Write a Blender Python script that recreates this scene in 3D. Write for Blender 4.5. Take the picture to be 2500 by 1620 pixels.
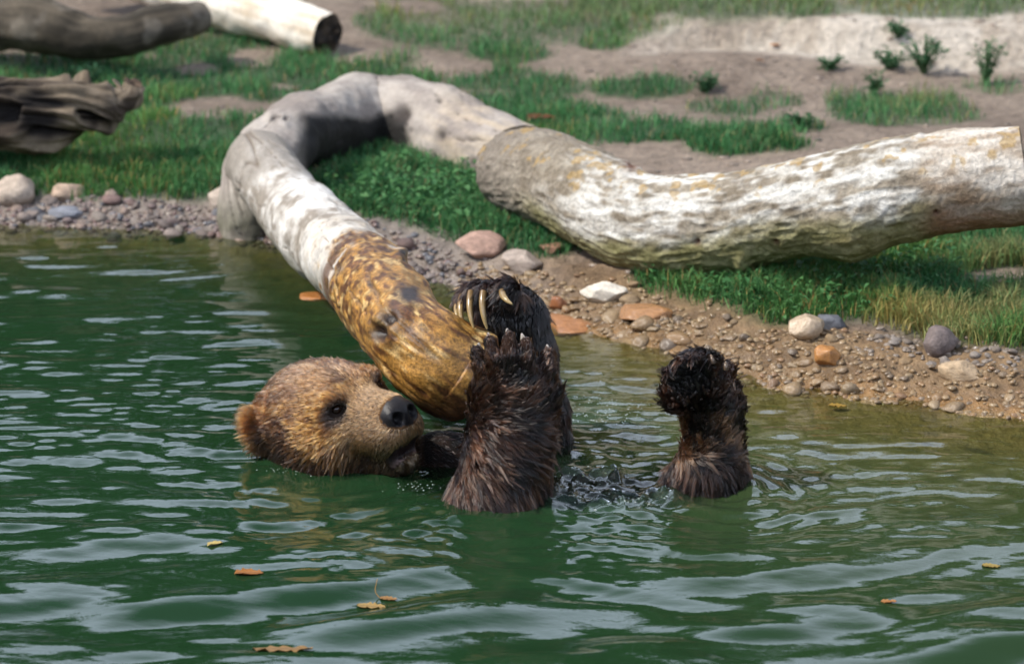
import bpy, math
import numpy as np
from mathutils import Vector, Matrix
from mathutils.kdtree import KDTree

scene = bpy.context.scene
for o in list(bpy.data.objects):
    bpy.data.objects.remove(o)
rng = np.random.default_rng(7)
R = math.radians

# ------------------------------------------------------------------ camera, sky, sun, exposure
CAM_H, PITCH, HFOV = 2.4, R(16.0), R(16.0)
cam_data = bpy.data.cameras.new('camera')
cam_data.sensor_fit = 'HORIZONTAL'
cam_data.sensor_width = 36.0
cam_data.angle = HFOV
cam_data.clip_start, cam_data.clip_end = 0.1, 500.0
cam_data.dof.use_dof = True
cam_data.dof.focus_distance = 7.55
cam_data.dof.aperture_fstop = 4.2
camera = bpy.data.objects.new('camera', cam_data)
camera.location = (0, 0, CAM_H)
camera.rotation_euler = (R(90) - PITCH, 0, 0)
scene.collection.objects.link(camera)
scene.camera = camera

SUN_AZ, SUN_EL = R(255.0), R(50.0)      # azimuth clockwise from +Y
to_sun = Vector((math.sin(SUN_AZ) * math.cos(SUN_EL), math.cos(SUN_AZ) * math.cos(SUN_EL), math.sin(SUN_EL)))
world = bpy.data.worlds.new('World')
scene.world = world
world.use_nodes = True
wn = world.node_tree
sky = wn.nodes.new('ShaderNodeTexSky')
sky.sky_type = 'NISHITA'
sky.sun_disc = False
sky.sun_elevation, sky.sun_rotation = SUN_EL, SUN_AZ
sky.dust_density = 2.0
bg = wn.nodes['Background']
bg.inputs['Strength'].default_value = 0.085
# summer haze: the sky pales towards the horizon all the way round, with thin streaks of cloud in it
tcw = wn.nodes.new('ShaderNodeTexCoord')
cln = wn.nodes.new('ShaderNodeTexNoise')
cln.inputs['Scale'].default_value, cln.inputs['Detail'].default_value, cln.inputs['Roughness'].default_value = 3.2, 5.0, 0.55
sep = wn.nodes.new('ShaderNodeSeparateXYZ')
hz = wn.nodes.new('ShaderNodeMapRange')
hz.interpolation_type = 'SMOOTHSTEP'
hz.inputs[1].default_value, hz.inputs[2].default_value, hz.inputs[3].default_value, hz.inputs[4].default_value = 0.46, 0.82, 1.0, 0.05
clr = wn.nodes.new('ShaderNodeMapRange')
clr.inputs[1].default_value, clr.inputs[2].default_value, clr.inputs[3].default_value, clr.inputs[4].default_value = 0.35, 0.65, 0.72, 1.0
mul = wn.nodes.new('ShaderNodeMath'); mul.operation = 'MULTIPLY'
clm = wn.nodes.new('ShaderNodeMixRGB')
clm.inputs[2].default_value = (28.0, 32.0, 40.0, 1)
wn.links.new(tcw.outputs['Generated'], sep.inputs[0])
wn.links.new(sep.outputs['Z'], hz.inputs[0])
wn.links.new(tcw.outputs['Generated'], cln.inputs['Vector'])
wn.links.new(cln.outputs['Fac'], clr.inputs[0])
wn.links.new(hz.outputs[0], mul.inputs[0])
wn.links.new(clr.outputs[0], mul.inputs[1])
wn.links.new(mul.outputs[0], clm.inputs[0])
wn.links.new(sky.outputs[0], clm.inputs[1])
wn.links.new(clm.outputs[0], bg.inputs['Color'])
sun_data = bpy.data.lights.new('sun', 'SUN')
sun_data.energy, sun_data.angle, sun_data.color = 4.8, R(0.53), (1.0, 0.945, 0.86)
sun = bpy.data.objects.new('sun', sun_data)
sun.rotation_euler = to_sun.to_track_quat('Z', 'Y').to_euler()
sun.location = (-20, -8, 25)
scene.collection.objects.link(sun)
vs = scene.view_settings
vs.view_transform, vs.look, vs.exposure, vs.gamma = 'Standard', 'None', 0.0, 1.0
vs.use_curve_mapping = False
scene.cycles.max_bounces = 8
scene.cycles.transparent_max_bounces = 16
scene.cycles.caustics_reflective = False
scene.cycles.caustics_refractive = False
scene.cycles.sample_clamp_indirect = 6.0

# ------------------------------------------------------------------ measuring: photograph pixel (2500 x 1620) -> place
KPX = math.tan(HFOV / 2) / 1250.0
FWD = np.array([0, math.cos(PITCH), -math.sin(PITCH)])
UPV = np.array([0, math.sin(PITCH), math.cos(PITCH)])
RGT = np.array([1.0, 0, 0])
CAM = np.array([0, 0, CAM_H])

def ray(px, py):
    return FWD + RGT * ((px - 1250) * KPX) + UPV * ((810 - py) * KPX)

def W(px, py, Y):                       # the point at distance Y (metres along +Y)
    d = ray(px, py)
    return CAM + d * (Y / d[1])

def WZ(px, py, z):                      # the point at height z
    d = ray(px, py)
    return CAM + d * ((z - CAM_H) / d[2])

def PX(P):                              # point(s) -> photograph pixel
    Q = np.asarray(P, float) - CAM
    dep = Q @ FWD
    return 1250 + (Q @ RGT) / dep / KPX, 810 - (Q @ UPV) / dep / KPX

def MPP(Y):                             # metres per photo pixel near distance Y
    return Y * 1.045 * KPX

# ------------------------------------------------------------------ noise
def _hash(ix, iy, iz, seed):
    n = (ix.astype(np.uint32) * np.uint32(374761393) + iy.astype(np.uint32) * np.uint32(668265263)
         + iz.astype(np.uint32) * np.uint32(2246822519) + np.uint32((seed * 3266489917) & 0xffffffff))
    n = (n ^ (n >> np.uint32(13))) * np.uint32(1274126177)
    n = n ^ (n >> np.uint32(16))
    return n.astype(np.float64) / 2147483647.5 - 1.0

def noise(P, scale=1.0, seed=0):
    """smooth value noise in -1..1, scale = size of a feature (number or three numbers)"""
    P = np.asarray(P, float)
    if P.shape[-1] == 2:
        P = np.concatenate([P, np.zeros(P.shape[:-1] + (1,))], -1)
    q = P / np.asarray(scale, float)
    i = np.floor(q).astype(np.int64)
    f = q - i
    f = f * f * f * (f * (f * 6 - 15) + 10)
    out = 0
    for a in (0, 1):
        wx = f[..., 0] if a else 1 - f[..., 0]
        for b in (0, 1):
            wy = f[..., 1] if b else 1 - f[..., 1]
            for c in (0, 1):
                wz = f[..., 2] if c else 1 - f[..., 2]
                out = out + wx * wy * wz * _hash(i[..., 0] + a, i[..., 1] + b, i[..., 2] + c, seed)
    return out

def fbm(P, scale=1.0, octaves=4, seed=0, gain=0.5):
    s, amp, out, tot = np.asarray(scale, float), 1.0, 0, 0
    for k in range(octaves):
        out = out + amp * noise(P, s, seed + 17 * k)
        tot += amp
        s = s * 0.5
        amp *= gain
    return out / tot

def smooth(a, b, x):
    t = np.clip((x - a) / (b - a), 0, 1)
    return t * t * (3 - 2 * t)

def mix(a, b, t):
    t = np.asarray(t, float)
    a, b = np.asarray(a, float), np.asarray(b, float)
    if a.shape[-1:] == (3,) or b.shape[-1:] == (3,):      # colours, one weight each
        t = t[..., None]
    return a * (1 - t) + b * t

# ------------------------------------------------------------------ objects
def link(o, parent=None):
    scene.collection.objects.link(o)
    if parent is not None:
        o.parent = parent
        o.matrix_parent_inverse = Matrix.Translation(-parent.location)
    return o

def tag(o, label=None, cat=None, group=None, kind=None):
    for k, v in (('label', label), ('category', cat), ('group', group), ('kind', kind)):
        if v:
            o[k] = v
    return o

def build(name, V, polys, mat=None, parent=None, color=None, smoothed=True, attrs=None):
    """one mesh object; polys = array of equal-length faces or list of such arrays"""
    if not isinstance(polys, (list, tuple)):
        polys = [polys]
    polys = [np.asarray(p, np.int32) for p in polys if len(p)]
    me = bpy.data.meshes.new(name)
    V = np.asarray(V, np.float32)
    me.vertices.add(len(V))
    me.vertices.foreach_set('co', V.ravel())
    idx = np.concatenate([p.ravel() for p in polys])
    sizes = np.concatenate([np.full(len(p), p.shape[1], np.int32) for p in polys])
    starts = np.concatenate([[0], np.cumsum(sizes)[:-1]]).astype(np.int32)
    me.loops.add(len(idx))
    me.loops.foreach_set('vertex_index', idx)
    me.polygons.add(len(sizes))
    me.polygons.foreach_set('loop_start', starts)
    me.update(calc_edges=True)
    me.validate()
    if smoothed:
        me.shade_smooth()
    else:
        me.shade_flat()
    if color is not None:
        a = me.attributes.new('col', 'FLOAT_COLOR', 'POINT')
        c = np.ones((len(V), 4), np.float32)
        c[:, :3] = color
        a.data.foreach_set('color', c.ravel())
    for k, v in (attrs or {}).items():
        a = me.attributes.new(k, 'FLOAT', 'POINT')
        a.data.foreach_set('value', np.asarray(v, np.float32))
    if mat:
        me.materials.append(mat)
    return link(bpy.data.objects.new(name, me), parent)

def empty(name, loc):
    o = bpy.data.objects.new(name, None)
    o.location = Vector(loc)
    o.empty_display_size = 0.1
    return link(o)

def join(parts):
    """parts = list of (V, F4 or F3) -> one vertex array and faces by size"""
    Vs, F, n = [], {}, 0
    for V, f in parts:
        Vs.append(V)
        F.setdefault(f.shape[1], []).append(f + n)
        n += len(V)
    return np.concatenate(Vs), [np.concatenate(v) for v in F.values()]

# ------------------------------------------------------------------ materials
class Mat:
    def __init__(self, name):
        self.m = bpy.data.materials.new(name)
        self.m.use_nodes = True
        self.t = self.m.node_tree
        self.b = self.t.nodes['Principled BSDF']
        self.out = self.t.nodes['Material Output']
    def n(self, kind, **kw):
        nd = self.t.nodes.new('ShaderNode' + kind)
        for k, v in kw.items():
            if k.startswith('_'):
                nd.inputs[int(k[1:])].default_value = v
            elif hasattr(nd, k):
                setattr(nd, k, v)
            else:
                nd.inputs[k].default_value = v
        return nd
    def l(self, a, b):
        self.t.links.new(a, b)
    def noise(self, scale, detail=4.0, rough=0.6, vec=None, stretch=None):
        tc = self.n('TexCoord')
        src = tc.outputs['Object']
        if stretch:
            mp = self.n('Mapping')
            mp.inputs['Scale'].default_value = stretch
            self.l(src, mp.inputs['Vector'])
            src = mp.outputs[0]
        nz = self.n('TexNoise', Scale=scale, Detail=detail, Roughness=rough)
        self.l(src, nz.inputs['Vector'])
        return nz.outputs['Fac']
    def ramp(self, fac, lo, hi, a=0.0, b=1.0):
        mr = self.n('MapRange')
        mr.inputs[1].default_value, mr.inputs[2].default_value = lo, hi
        mr.inputs[3].default_value, mr.inputs[4].default_value = a, b
        self.l(fac, mr.inputs[0])
        return mr.outputs[0]
    def math(self, op, a, b):
        m = self.n('Math', operation=op)
        for i, v in enumerate((a, b)):
            if isinstance(v, (int, float)):
                m.inputs[i].default_value = v
            else:
                self.l(v, m.inputs[i])
        return m.outputs[0]
    def mul(self, color, fac):
        """colour times a grey factor"""
        m = self.n('VectorMath', operation='SCALE')
        self.l(color, m.inputs[0])
        self.l(fac, m.inputs['Scale'])
        return m.outputs[0]
    def attr(self, name, out='Color'):
        return self.n('Attribute', attribute_name=name).outputs[out]
    def bump(self, height, strength=0.5, dist=0.01):
        b = self.n('Bump', Strength=strength, Distance=dist)
        self.l(height, b.inputs['Height'])
        self.l(b.outputs[0], self.b.inputs['Normal'])
        return b

def attr_mat(name, rough=0.85, spec=0.3, detail=60.0, contrast=(0.75, 1.25), bump=0.4, dist=0.004, stretch=None, rough_attr=None):
    """base colour from the mesh's own 'col' colours, broken up by fine procedural grain"""
    M = Mat(name)
    nz = M.noise(detail, 5.0, 0.65, stretch=stretch)
    M.l(M.mul(M.attr('col'), M.ramp(nz, 0.3, 0.7, *contrast)), M.b.inputs['Base Color'])
    M.b.inputs['Roughness'].default_value = rough
    M.b.inputs['Specular IOR Level'].default_value = spec
    if rough_attr:
        M.l(M.attr(rough_attr, 'Fac'), M.b.inputs['Roughness'])
    if bump:
        M.bump(nz, bump, dist)
    return M.m

# ------------------------------------------------------------------ the lie of the land
SHORE_PX = [(-1500, 530), (-500, 540), (0, 548), (150, 552), (300, 558), (450, 565), (570, 575), (760, 602), (900, 640), (1050, 682),
            (1200, 738), (1336, 782), (1450, 812), (1555, 832), (1680, 875), (1800, 925), (1965, 948), (2183, 975), (2500, 1015), (2900, 1070), (3600, 1180)]
SH = np.array([WZ(x, y, 0.0)[:2] for x, y in SHORE_PX])
SH = np.concatenate([[[-60, SH[0, 1] + 3]], SH, [[9, SH[-1, 1] - 2.5], [60, -40]]])

def shore_dist(x, y):
    P = np.stack([x, y], -1)
    best = np.full(x.shape, 1e9)
    for a, b in zip(SH[:-1], SH[1:]):
        ab = b - a
        t = np.clip(((P - a) @ ab) / (ab @ ab), 0, 1)
        best = np.minimum(best, np.linalg.norm(P - a - t[..., None] * ab, axis=-1))
    side = np.where(y > np.interp(x, SH[:, 0], SH[:, 1]), 1.0, -1.0)
    return best * side

BERM = np.array([WZ(px, py, 0.2)[:2] for px, py in [(1480, 120), (1560, 105), (1700, 100), (1900, 105), (2100, 118), (2300, 122), (2500, 128), (3200, 150)]])

def height(x, y):
    x, y = np.asarray(x, float), np.asarray(y, float)
    s = shore_dist(x, y)
    P = np.stack([x, y], -1)
    land = 0.33 * np.clip(s, 0, 0.2) + 0.045 * np.clip(s - 0.2, 0, 12) + 0.02 * np.clip(s - 12, 0, 100)
    wet = np.maximum(mix(0.5, 0.14, smooth(-0.1, 0.4, x)) * np.clip(s, -0.25, 0) + 0.55 * np.clip(s + 0.25, -3, 0), -0.95)
    z = np.where(s > 0, land, wet)
    z = z + smooth(-0.12, 0.06, s) * (1 - smooth(0.25, 0.5, s)) * (0.020 * fbm(P, 0.10, 3, 3) + 0.014 * np.abs(noise(P, 0.045, 9)) + 0.006 * np.abs(noise(P, 0.022, 10)) - 0.006)
    z = z + smooth(0.3, 1.0, s) * 0.035 * fbm(P, 0.7, 4, 5)
    # the pale sand step and the low mound before it
    by = np.interp(x, BERM[:, 0], BERM[:, 1]) + 0.07 * noise(P, 0.35, 21)
    k = smooth(BERM[0, 0] - 0.05, BERM[1, 0] + 0.25, x)
    z = z + k * 0.10 * smooth(0.0, 0.13, y - by) + k * 0.04 * smooth(0.1, 0.8, y - by)
    for px, py, a, rx, ry in ((1730, 165, 0.055, 0.42, 0.22), (1250, 120, 0.03, 0.4, 0.3), (2150, 330, 0.03, 0.5, 0.25), (500, 265, 0.03, 0.25, 0.12)):
        c = WZ(px, py, 0.15)
        z = z + a * np.exp(-((x - c[0]) / rx) ** 2 - ((y - c[1]) / ry) ** 2)
    return z

def ground_at(px, py):
    """where the pixel's ray meets the ground"""
    d = ray(px, py)
    t = np.linspace(5.5, 30, 1200)
    P = CAM + d * t[:, None]
    below = P[:, 2] < height(P[:, 0], P[:, 1])
    k = int(np.argmax(below)) if below.any() else len(t) - 1
    a, b = t[max(k - 1, 0)], t[k]
    tt = np.linspace(a, b, 24)
    P = CAM + d * tt[:, None]
    below = P[:, 2] < height(P[:, 0], P[:, 1])
    return P[int(np.argmax(below))] if below.any() else P[-1]

# where grass grows: 1 = dense, 0 = bare sand (ellipses measured on the photograph, kept as places on the ground)
GRASS = [  # cx, cy, rx, ry, strength
    (230, 300, 520, 190, 1), (-400, 330, 500, 260, 1), (300, 420, 430, 80, 1), (900, 215, 220, 50, .9), (700, 190, 330, 65, 1), (470, 130, 220, 60, .9),
    (830, 150, 190, 28, .8), (1050, 60, 190, 70, .55), (1350, 60, 330, 60, .6), (1750, 15, 420, 32, .8), (2300, 10, 260, 40, .8), (1480, 90, 80, 40, .8),
    (1230, 125, 120, 30, .8), (1190, 190, 110, 40, .9), (1120, 420, 330, 120, 1), (1250, 270, 150, 45, .95), (1400, 310, 200, 50, 1),
    (1560, 215, 150, 32, .95), (1340, 215, 90, 28, .9), (1530, 320, 180, 34, 1), (1800, 345, 150, 42, 1), (1790, 262, 110, 26, .6), (1900, 245, 60, 26, .4),
    (2170, 265, 170, 42, .75), (2100, 255, 90, 40, .5), (2300, 285, 120, 16, .5), (2400, 215, 90, 14, .4), (1950, 310, 70, 12, .5), (1150, 560, 230, 60, 1),
    (1310, 560, 130, 70, 1), (2150, 690, 520, 105, 1), (2450, 740, 330, 120, 1), (1900, 760, 260, 40, .9), (1700, 690, 190, 60, .9), (2480, 640, 400, 110, 1), (3000, 640, 400, 250, 1),
    (1000, 480, 300, 75, 1)]
BARE = [(510, 262, 100, 30), (620, 270, 70, 20), (620, 140, 70, 22), (480, 170, 50, 16), (1000, 20, 80, 18), (2440, 680, 110, 30), (860, 120, 90, 30), (700, 215, 40, 8),
        (1740, 300, 60, 14), (1100, 165, 100, 22), (1480, 175, 70, 20), (360, 140, 24, 8)]

def grass_amount(P):
    px, py = PX(P)
    N = 60 * fbm(P[..., :2], 0.22, 3, 31)
    M = 14 * fbm(P[..., :2], 0.16, 3, 33)
    g = np.zeros(px.shape)
    for cx, cy, rx, ry, a in GRASS:
        d = np.sqrt(((px + N - cx) / rx) ** 2 + ((py + M - cy) / ry) ** 2)
        g = np.maximum(g, a * (1 - smooth(0.75, 1.08, d)))
    for cx, cy, rx, ry in BARE:
        d = np.sqrt(((px + N * .6 - cx) / rx) ** 2 + ((py + M * .6 - cy) / ry) ** 2)
        g = g * smooth(0.8, 1.15, d)
    s = shore_dist(P[..., 0], P[..., 1])
    edge = np.interp(px, [-500, 300, 570, 1100, 1450, 1700, 1900, 2200, 2600], [.10, .10, .11, .17, .20, .17, .17, .20, .26])
    far = smooth(12.2, 13.0, P[..., 1])
    g = np.maximum(g, far * 0.9)
    return g * smooth(edge - 0.02, edge + 0.06, s)

def grid_axis(lo, hi, step, out_lo, out_hi, growth=1.35):
    a = list(np.arange(lo, hi + step / 2, step))
    d, v = step, a[-1]
    while v < out_hi:
        d *= growth; v += d; a.append(v)
    d, v = step, a[0]
    while v > out_lo:
        d *= growth; v -= d; a.insert(0, v)
    return np.array(a)

def sheet(xs, ys):
    X, Y = np.meshgrid(xs, ys)
    n, m = len(xs), len(ys)
    i = (np.arange(m - 1)[:, None] * n + np.arange(n - 1)[None]).ravel()
    return X.ravel(), Y.ravel(), np.stack([i, i + 1, i + n + 1, i + n], 1)

gx, gy, gf = sheet(grid_axis(-2.6, 2.9, 0.022, -120, 120), grid_axis(6.0, 12.6, 0.022, -60, 160))
gz = height(gx, gy)
GP = np.stack([gx, gy, gz], 1)
gs = shore_dist(gx, gy)
gpx, gpy = PX(GP)
gn1, gn2 = fbm(GP[:, :2], 0.3, 4, 41), fbm(GP[:, :2], 0.06, 3, 43)
sand = mix((0.17, 0.128, 0.097), (0.25, 0.195, 0.15), smooth(-0.4, 0.5, gn1 + 0.5 * gn2))
by_ = np.interp(gx, BERM[:, 0], BERM[:, 1])
pale = smooth(BERM[0, 0], BERM[1, 0] + 0.2, gx) * smooth(-0.08, 0.03, gy - by_ + 0.05 * gn1) * (1 - smooth(0.2, 0.45, gy - by_))
sand = mix(sand, mix((0.36, 0.30, 0.235), (0.52, 0.46, 0.385), smooth(-0.5, 0.5, gn1 + gn2)), pale * smooth(-0.5, 0.1, gn1 + 0.4))
bank_right = mix((0.15, 0.092, 0.045), (0.25, 0.162, 0.085), smooth(-0.5, 0.5, gn2))
bank_left = mix((0.20, 0.165, 0.14), (0.30, 0.25, 0.21), smooth(-0.5, 0.5, gn2))
bank = mix(bank_left, bank_right, smooth(1100, 1500, gpx))
bank = mix(bank, (0.30, 0.16, 0.055), (1 - smooth(0.0, 0.07, gs)) * smooth(-.4, .4, gn1 + .3) * smooth(1100, 1400, gpx) * 0.75)
bed = mix((0.26, 0.19, 0.08), (0.10, 0.13, 0.05), smooth(-0.1, -0.5, gs))
gcol = mix(bed, bank, smooth(-0.06, 0.0, gs))
gcol = mix(gcol, sand, smooth(0.2, 0.34, gs))
gcol = mix(gcol, (0.030, 0.075, 0.026), grass_amount(GP) * 0.85)
grough = 0.22 + 0.65 * smooth(0.05, 0.20, gs + 0.04 * gn1)
m_ground = attr_mat('sandy_ground', spec=0.4, detail=38, contrast=(0.62, 1.25), bump=0.9, dist=0.025, rough_attr='rough')
ground = tag(build('ground', GP, gf, m_ground, color=gcol, attrs={'rough': grough}), 'sandy pond bank and bed with bare tan earth', kind='structure')

# ------------------------------------------------------------------ water
wx, wy, wf = sheet(grid_axis(-1.5, 1.6, 0.0068, -14, 14), grid_axis(6.1, 9.6, 0.0068, -12, 11.5))
WP = np.stack([wx, wy], 1)
wpx, wpy = PX(np.stack([wx, wy, wx * 0], 1))
ws = shore_dist(wx, wy)
calm = smooth(-0.02, -0.5, ws)
def rot2(P, a):
    c, s_ = math.cos(a), math.sin(a)
    return np.stack([P[:, 0] * c + P[:, 1] * s_, -P[:, 0] * s_ + P[:, 1] * c], 1)
warp = WP + 0.06 * np.stack([noise(WP, 0.5, 71), noise(WP, 0.5, 72)], 1)
near = smooth(1150, 1550, wpy)
wz = 0.0120 * noise(rot2(warp, 0.26), (0.36, 0.13, 1), 51) * (0.25 + near)
wz += 0.0075 * noise(rot2(warp, -0.15), (0.22, 0.085, 1), 52) * (0.4 + 0.5 * near)
wz += 0.0030 * noise(rot2(warp, 0.1), (0.095, 0.038, 1), 53) * (0.75 + 0.4 * noise(WP, 0.5, 57)) * (1 - 0.6 * near)
left = smooth(700, 300, wpx) * np.exp(-((wpy - 1080) / 130) ** 2)
wz += 0.0011 * noise(WP, (0.048, 0.022, 1), 54) * (0.6 + 0.7 * noise(WP, 0.4, 58) + 0.9 * left) * (1 - 0.7 * near)
for px, py, a, lam, reach, r0 in ((1225, 1245, 0.0014, 0.055, 0.22, 0.10), (1735, 1200, 0.0019, 0.066, 0.26, 0.10), (840, 1130, 0.0010, 0.05, 0.2, 0.17), (1385, 1130, 0.0008, 0.045, 0.16, 0.06)):
    c = WZ(px, py, 0)
    r = np.hypot(wx - c[0], wy - c[1]) + 0.05 * noise(WP, 0.17, 61) + 0.012 * noise(WP, 0.05, 62)
    wz += a * np.sin((r - r0) / lam * 2 * math.pi) * np.exp(-np.clip(r - r0, 0, 9) / reach) * smooth(0, 0.04, r)
    wz += 1.6 * a * np.exp(-((r - r0) / 0.03) ** 2)
# churned water between the fore and hind legs
churn = np.zeros(len(wx))
for px, py, rx, ry in ((1370, 1215, 75, 22), (1500, 1225, 95, 20), (1610, 1215, 60, 18), (1480, 1170, 60, 22), (1400, 1165, 40, 16)):
    churn = np.maximum(churn, np.exp(-((wpx - px) / rx) ** 2 - ((wpy - py) / ry) ** 2))
cn = (1 - np.abs(noise(WP, (0.06, 0.045, 1), 81))) ** 4 * 0.9 + (1 - np.abs(noise(WP, 0.030, 82))) ** 4 * 0.7 + 0.35 * noise(WP, 0.014, 85)
wz += churn * (0.002 + 0.022 * cn)
rough_patch = np.exp(-((wpx - 1470) / 190) ** 2 - ((wpy - 1030) / 90) ** 2)
wz += rough_patch * 0.0022 * noise(WP, 0.028, 83)
bow = np.exp(-((wpx - 1560) / 330) ** 2 - ((wpy - 1265) / 55) ** 2)
wz += bow * (0.0042 * noise(rot2(warp, -0.2), (0.10, 0.040, 1), 86) + 0.0016 * noise(WP, (0.04, 0.02, 1), 87))
stir = np.exp(-((wpx - 1180) / 560) ** 2 - ((wpy - 1290) / 95) ** 2)
wz += stir * (0.0030 * noise(rot2(warp, 0.3), (0.075, 0.030, 1), 88) + 0.0014 * noise(rot2(warp, -0.3), (0.040, 0.018, 1), 89))
wz += 0.00045 * near * noise(WP, (0.050, 0.022, 1), 90) * smooth(-0.1, 0.5, noise(WP, 0.30, 91))
lip = np.exp(-((wpx - 1835) / 40) ** 2 - ((wpy - 1180) / 55) ** 2)
wz += lip * 0.018
wz *= 0.25 + 0.75 * smooth(0.0, 0.35, -ws)
depth_w = np.clip(-height(wx, wy), 0, 2)
murk = 1 - np.exp(-depth_w / 0.16)
foam_col = np.clip(churn * 0.30 + rough_patch * 0.28 * smooth(-0.3, 0.6, fbm(WP, (0.10, 0.06, 1), 3, 84) + 0.2), 0, 1)
M = Mat('pond_water')
M.t.nodes.remove(M.b)
nz = M.noise(55, 3.0, 0.55, stretch=(0.6, 1.2, 1))
bp = M.n('Bump', Strength=0.12, Distance=0.004)
M.l(nz, bp.inputs['Height'])
dif = M.n('BsdfDiffuse')
cm = M.n('MixRGB')
cm0 = M.n('MixRGB')
cm0.inputs[1].default_value = (0.0105, 0.034, 0.0125, 1)
cm0.inputs[2].default_value = (0.080, 0.094, 0.034, 1)
M.l(M.attr('shallow', 'Fac'), cm0.inputs[0])
M.l(cm0.outputs[0], cm.inputs[1])
cm.inputs[2].default_value = (0.17, 0.27, 0.20, 1)
M.l(M.attr('aerated', 'Fac'), cm.inputs[0])
M.l(cm.outputs[0], dif.inputs['Color'])
tr = M.n('BsdfTransparent')
tr.inputs[0].default_value = (0.80, 0.86, 0.70, 1)
mx = M.n('MixShader')
M.l(M.attr('murk', 'Fac'), mx.inputs[0]); M.l(tr.outputs[0], mx.inputs[1]); M.l(dif.outputs[0], mx.inputs[2])
gl = M.n('BsdfGlossy', Roughness=0.0)
gl.distribution = 'GGX'
fr = M.n('Fresnel', IOR=1.45)
M.l(bp.outputs[0], gl.inputs['Normal']); M.l(bp.outputs[0], fr.inputs['Normal'])
mx2 = M.n('MixShader')
M.l(fr.outputs[0], mx2.inputs[0]); M.l(mx.outputs[0], mx2.inputs[1]); M.l(gl.outputs[0], mx2.inputs[2])
M.l(mx2.outputs[0], M.out.inputs['Surface'])
water = tag(build('water', np.stack([wx, wy, wz], 1), wf, M.m, attrs={'murk': murk, 'aerated': foam_col, 'shallow': np.exp(-depth_w / 0.30) * smooth(-0.1, 0.7, wx)}), 'green rippled pond water reflecting the sky', kind='structure')

# ------------------------------------------------------------------ logs
def spline(pts, n):
    """Catmull-Rom through rows of pts, n samples evenly spaced by length of the first three columns"""
    P = np.asarray(pts, float)
    P = np.concatenate([[2 * P[0] - P[1]], P, [2 * P[-1] - P[-2]]])
    out = []
    for i in range(1, len(P) - 2):
        t = np.linspace(0, 1, 40, endpoint=False)[:, None]
        a, b, c, d = P[i - 1], P[i], P[i + 1], P[i + 2]
        out.append(0.5 * (2 * b + (c - a) * t + (2 * a - 5 * b + 4 * c - d) * t ** 2 + (3 * b - a - 3 * c + d) * t ** 3))
    Q = np.concatenate(out + [P[-2:-1]])
    L = np.concatenate([[0], np.cumsum(np.linalg.norm(np.diff(Q[:, :3], axis=0), axis=1))])
    u = np.linspace(0, L[-1], n)
    return np.stack([np.interp(u, L, Q[:, k]) for k in range(Q.shape[1])], 1), u

def tube(path, n_len, n_round, disp=None, ends=(True, True), knots=()):
    """swept log; path rows (x, y, z, radius). Returns dict with verts, faces, along (m), ang, height and ring data"""
    Q, u = spline(path, n_len)
    C, rad = Q[:, :3], Q[:, 3]
    T = np.gradient(C, axis=0)
    T /= np.linalg.norm(T, axis=1)[:, None]
    N = np.zeros_like(T)
    v = np.array([0, 0, 1.0]) - T[0] * T[0][2]
    if np.linalg.norm(v) < 0.2:
        v = np.array([0, -1.0, 0]) - T[0] * -T[0][1]
    N[0] = v / np.linalg.norm(v)
    for i in range(1, n_len):
        v = N[i - 1] - T[i] * (N[i - 1] @ T[i])
        N[i] = v / np.linalg.norm(v)
    B = np.cross(T, N)
    a = np.arange(n_round) / n_round * 2 * math.pi
    dirs = np.cos(a)[None, :, None] * N[:, None] + np.sin(a)[None, :, None] * B[:, None]
    base = C[:, None] + dirs * rad[:, None, None]
    h = disp(base, u[:, None] + 0 * a[None], a[None] + 0 * u[:, None], rad[:, None]) if disp else np.zeros(base.shape[:2])
    dark = np.zeros(base.shape[:2])
    bpx, bpy = PX(base)
    face = np.einsum('ijk,ijk->ij', dirs, CAM - base) > 0
    for kx, ky, kr, kh, kd in knots:                       # knots and stubs on the side towards the pond
        d = np.hypot(bpx - kx, bpy - ky) * MPP(C[:, 1].mean()) / kr + 99.0 * ~face
        h = h + kh * np.exp(-(d ** 2)) - kd * np.exp(-((d / 0.45) ** 2))
        dark = np.maximum(dark, np.exp(-((d / 0.6) ** 2)))
    V = base + dirs * h[..., None]
    i = np.arange(n_len - 1)[:, None] * n_round
    j = np.arange(n_round)[None]
    k = (j + 1) % n_round
    F = np.stack([i + j, i + k, i + n_round + k, i + n_round + j], -1).reshape(-1, 4)
    return dict(V=V.reshape(-1, 3), F=F, u=np.repeat(u, n_round), a=np.tile(a, n_len), h=h.ravel(), dark=dark.ravel(), L=u[-1], rings=V, C=C, T=T, rad=rad)

def cap(tb, which, rings=7, cup=0.0, seed=5, rough=0.006):
    """the sawn or broken face at one end, from the real rim inwards"""
    rim = tb['rings'][0 if which == 0 else -1]
    c = rim.mean(0)
    t = tb['T'][0] * -1 if which == 0 else tb['T'][-1]
    n = len(rim)
    Vs = [rim + t * 0.001]
    for k in range(1, rings):
        f = 1 - k / rings
        ring = c + (rim - c) * f
        Vs.append(ring + t[None] * (rough * noise(ring, 0.02, seed) + cup * (1 - f ** 2))[:, None])
    Vs.append((c + t * cup)[None])
    V = np.concatenate(Vs)
    fs = []
    j = np.arange(n); k2 = (j + 1) % n
    for k in range(rings - 1):
        q = np.stack([k * n + j, k * n + k2, (k + 1) * n + k2, (k + 1) * n + j], 1)
        fs.append(q[:, ::-1] if which == 0 else q)
    tri = np.stack([(rings - 1) * n + j, (rings - 1) * n + k2, np.full(n, rings * n)], 1)
    rr = np.linalg.norm(V - c, axis=1)
    return V, [np.concatenate(fs), tri[:, ::-1] if which == 0 else tri], rr

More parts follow.
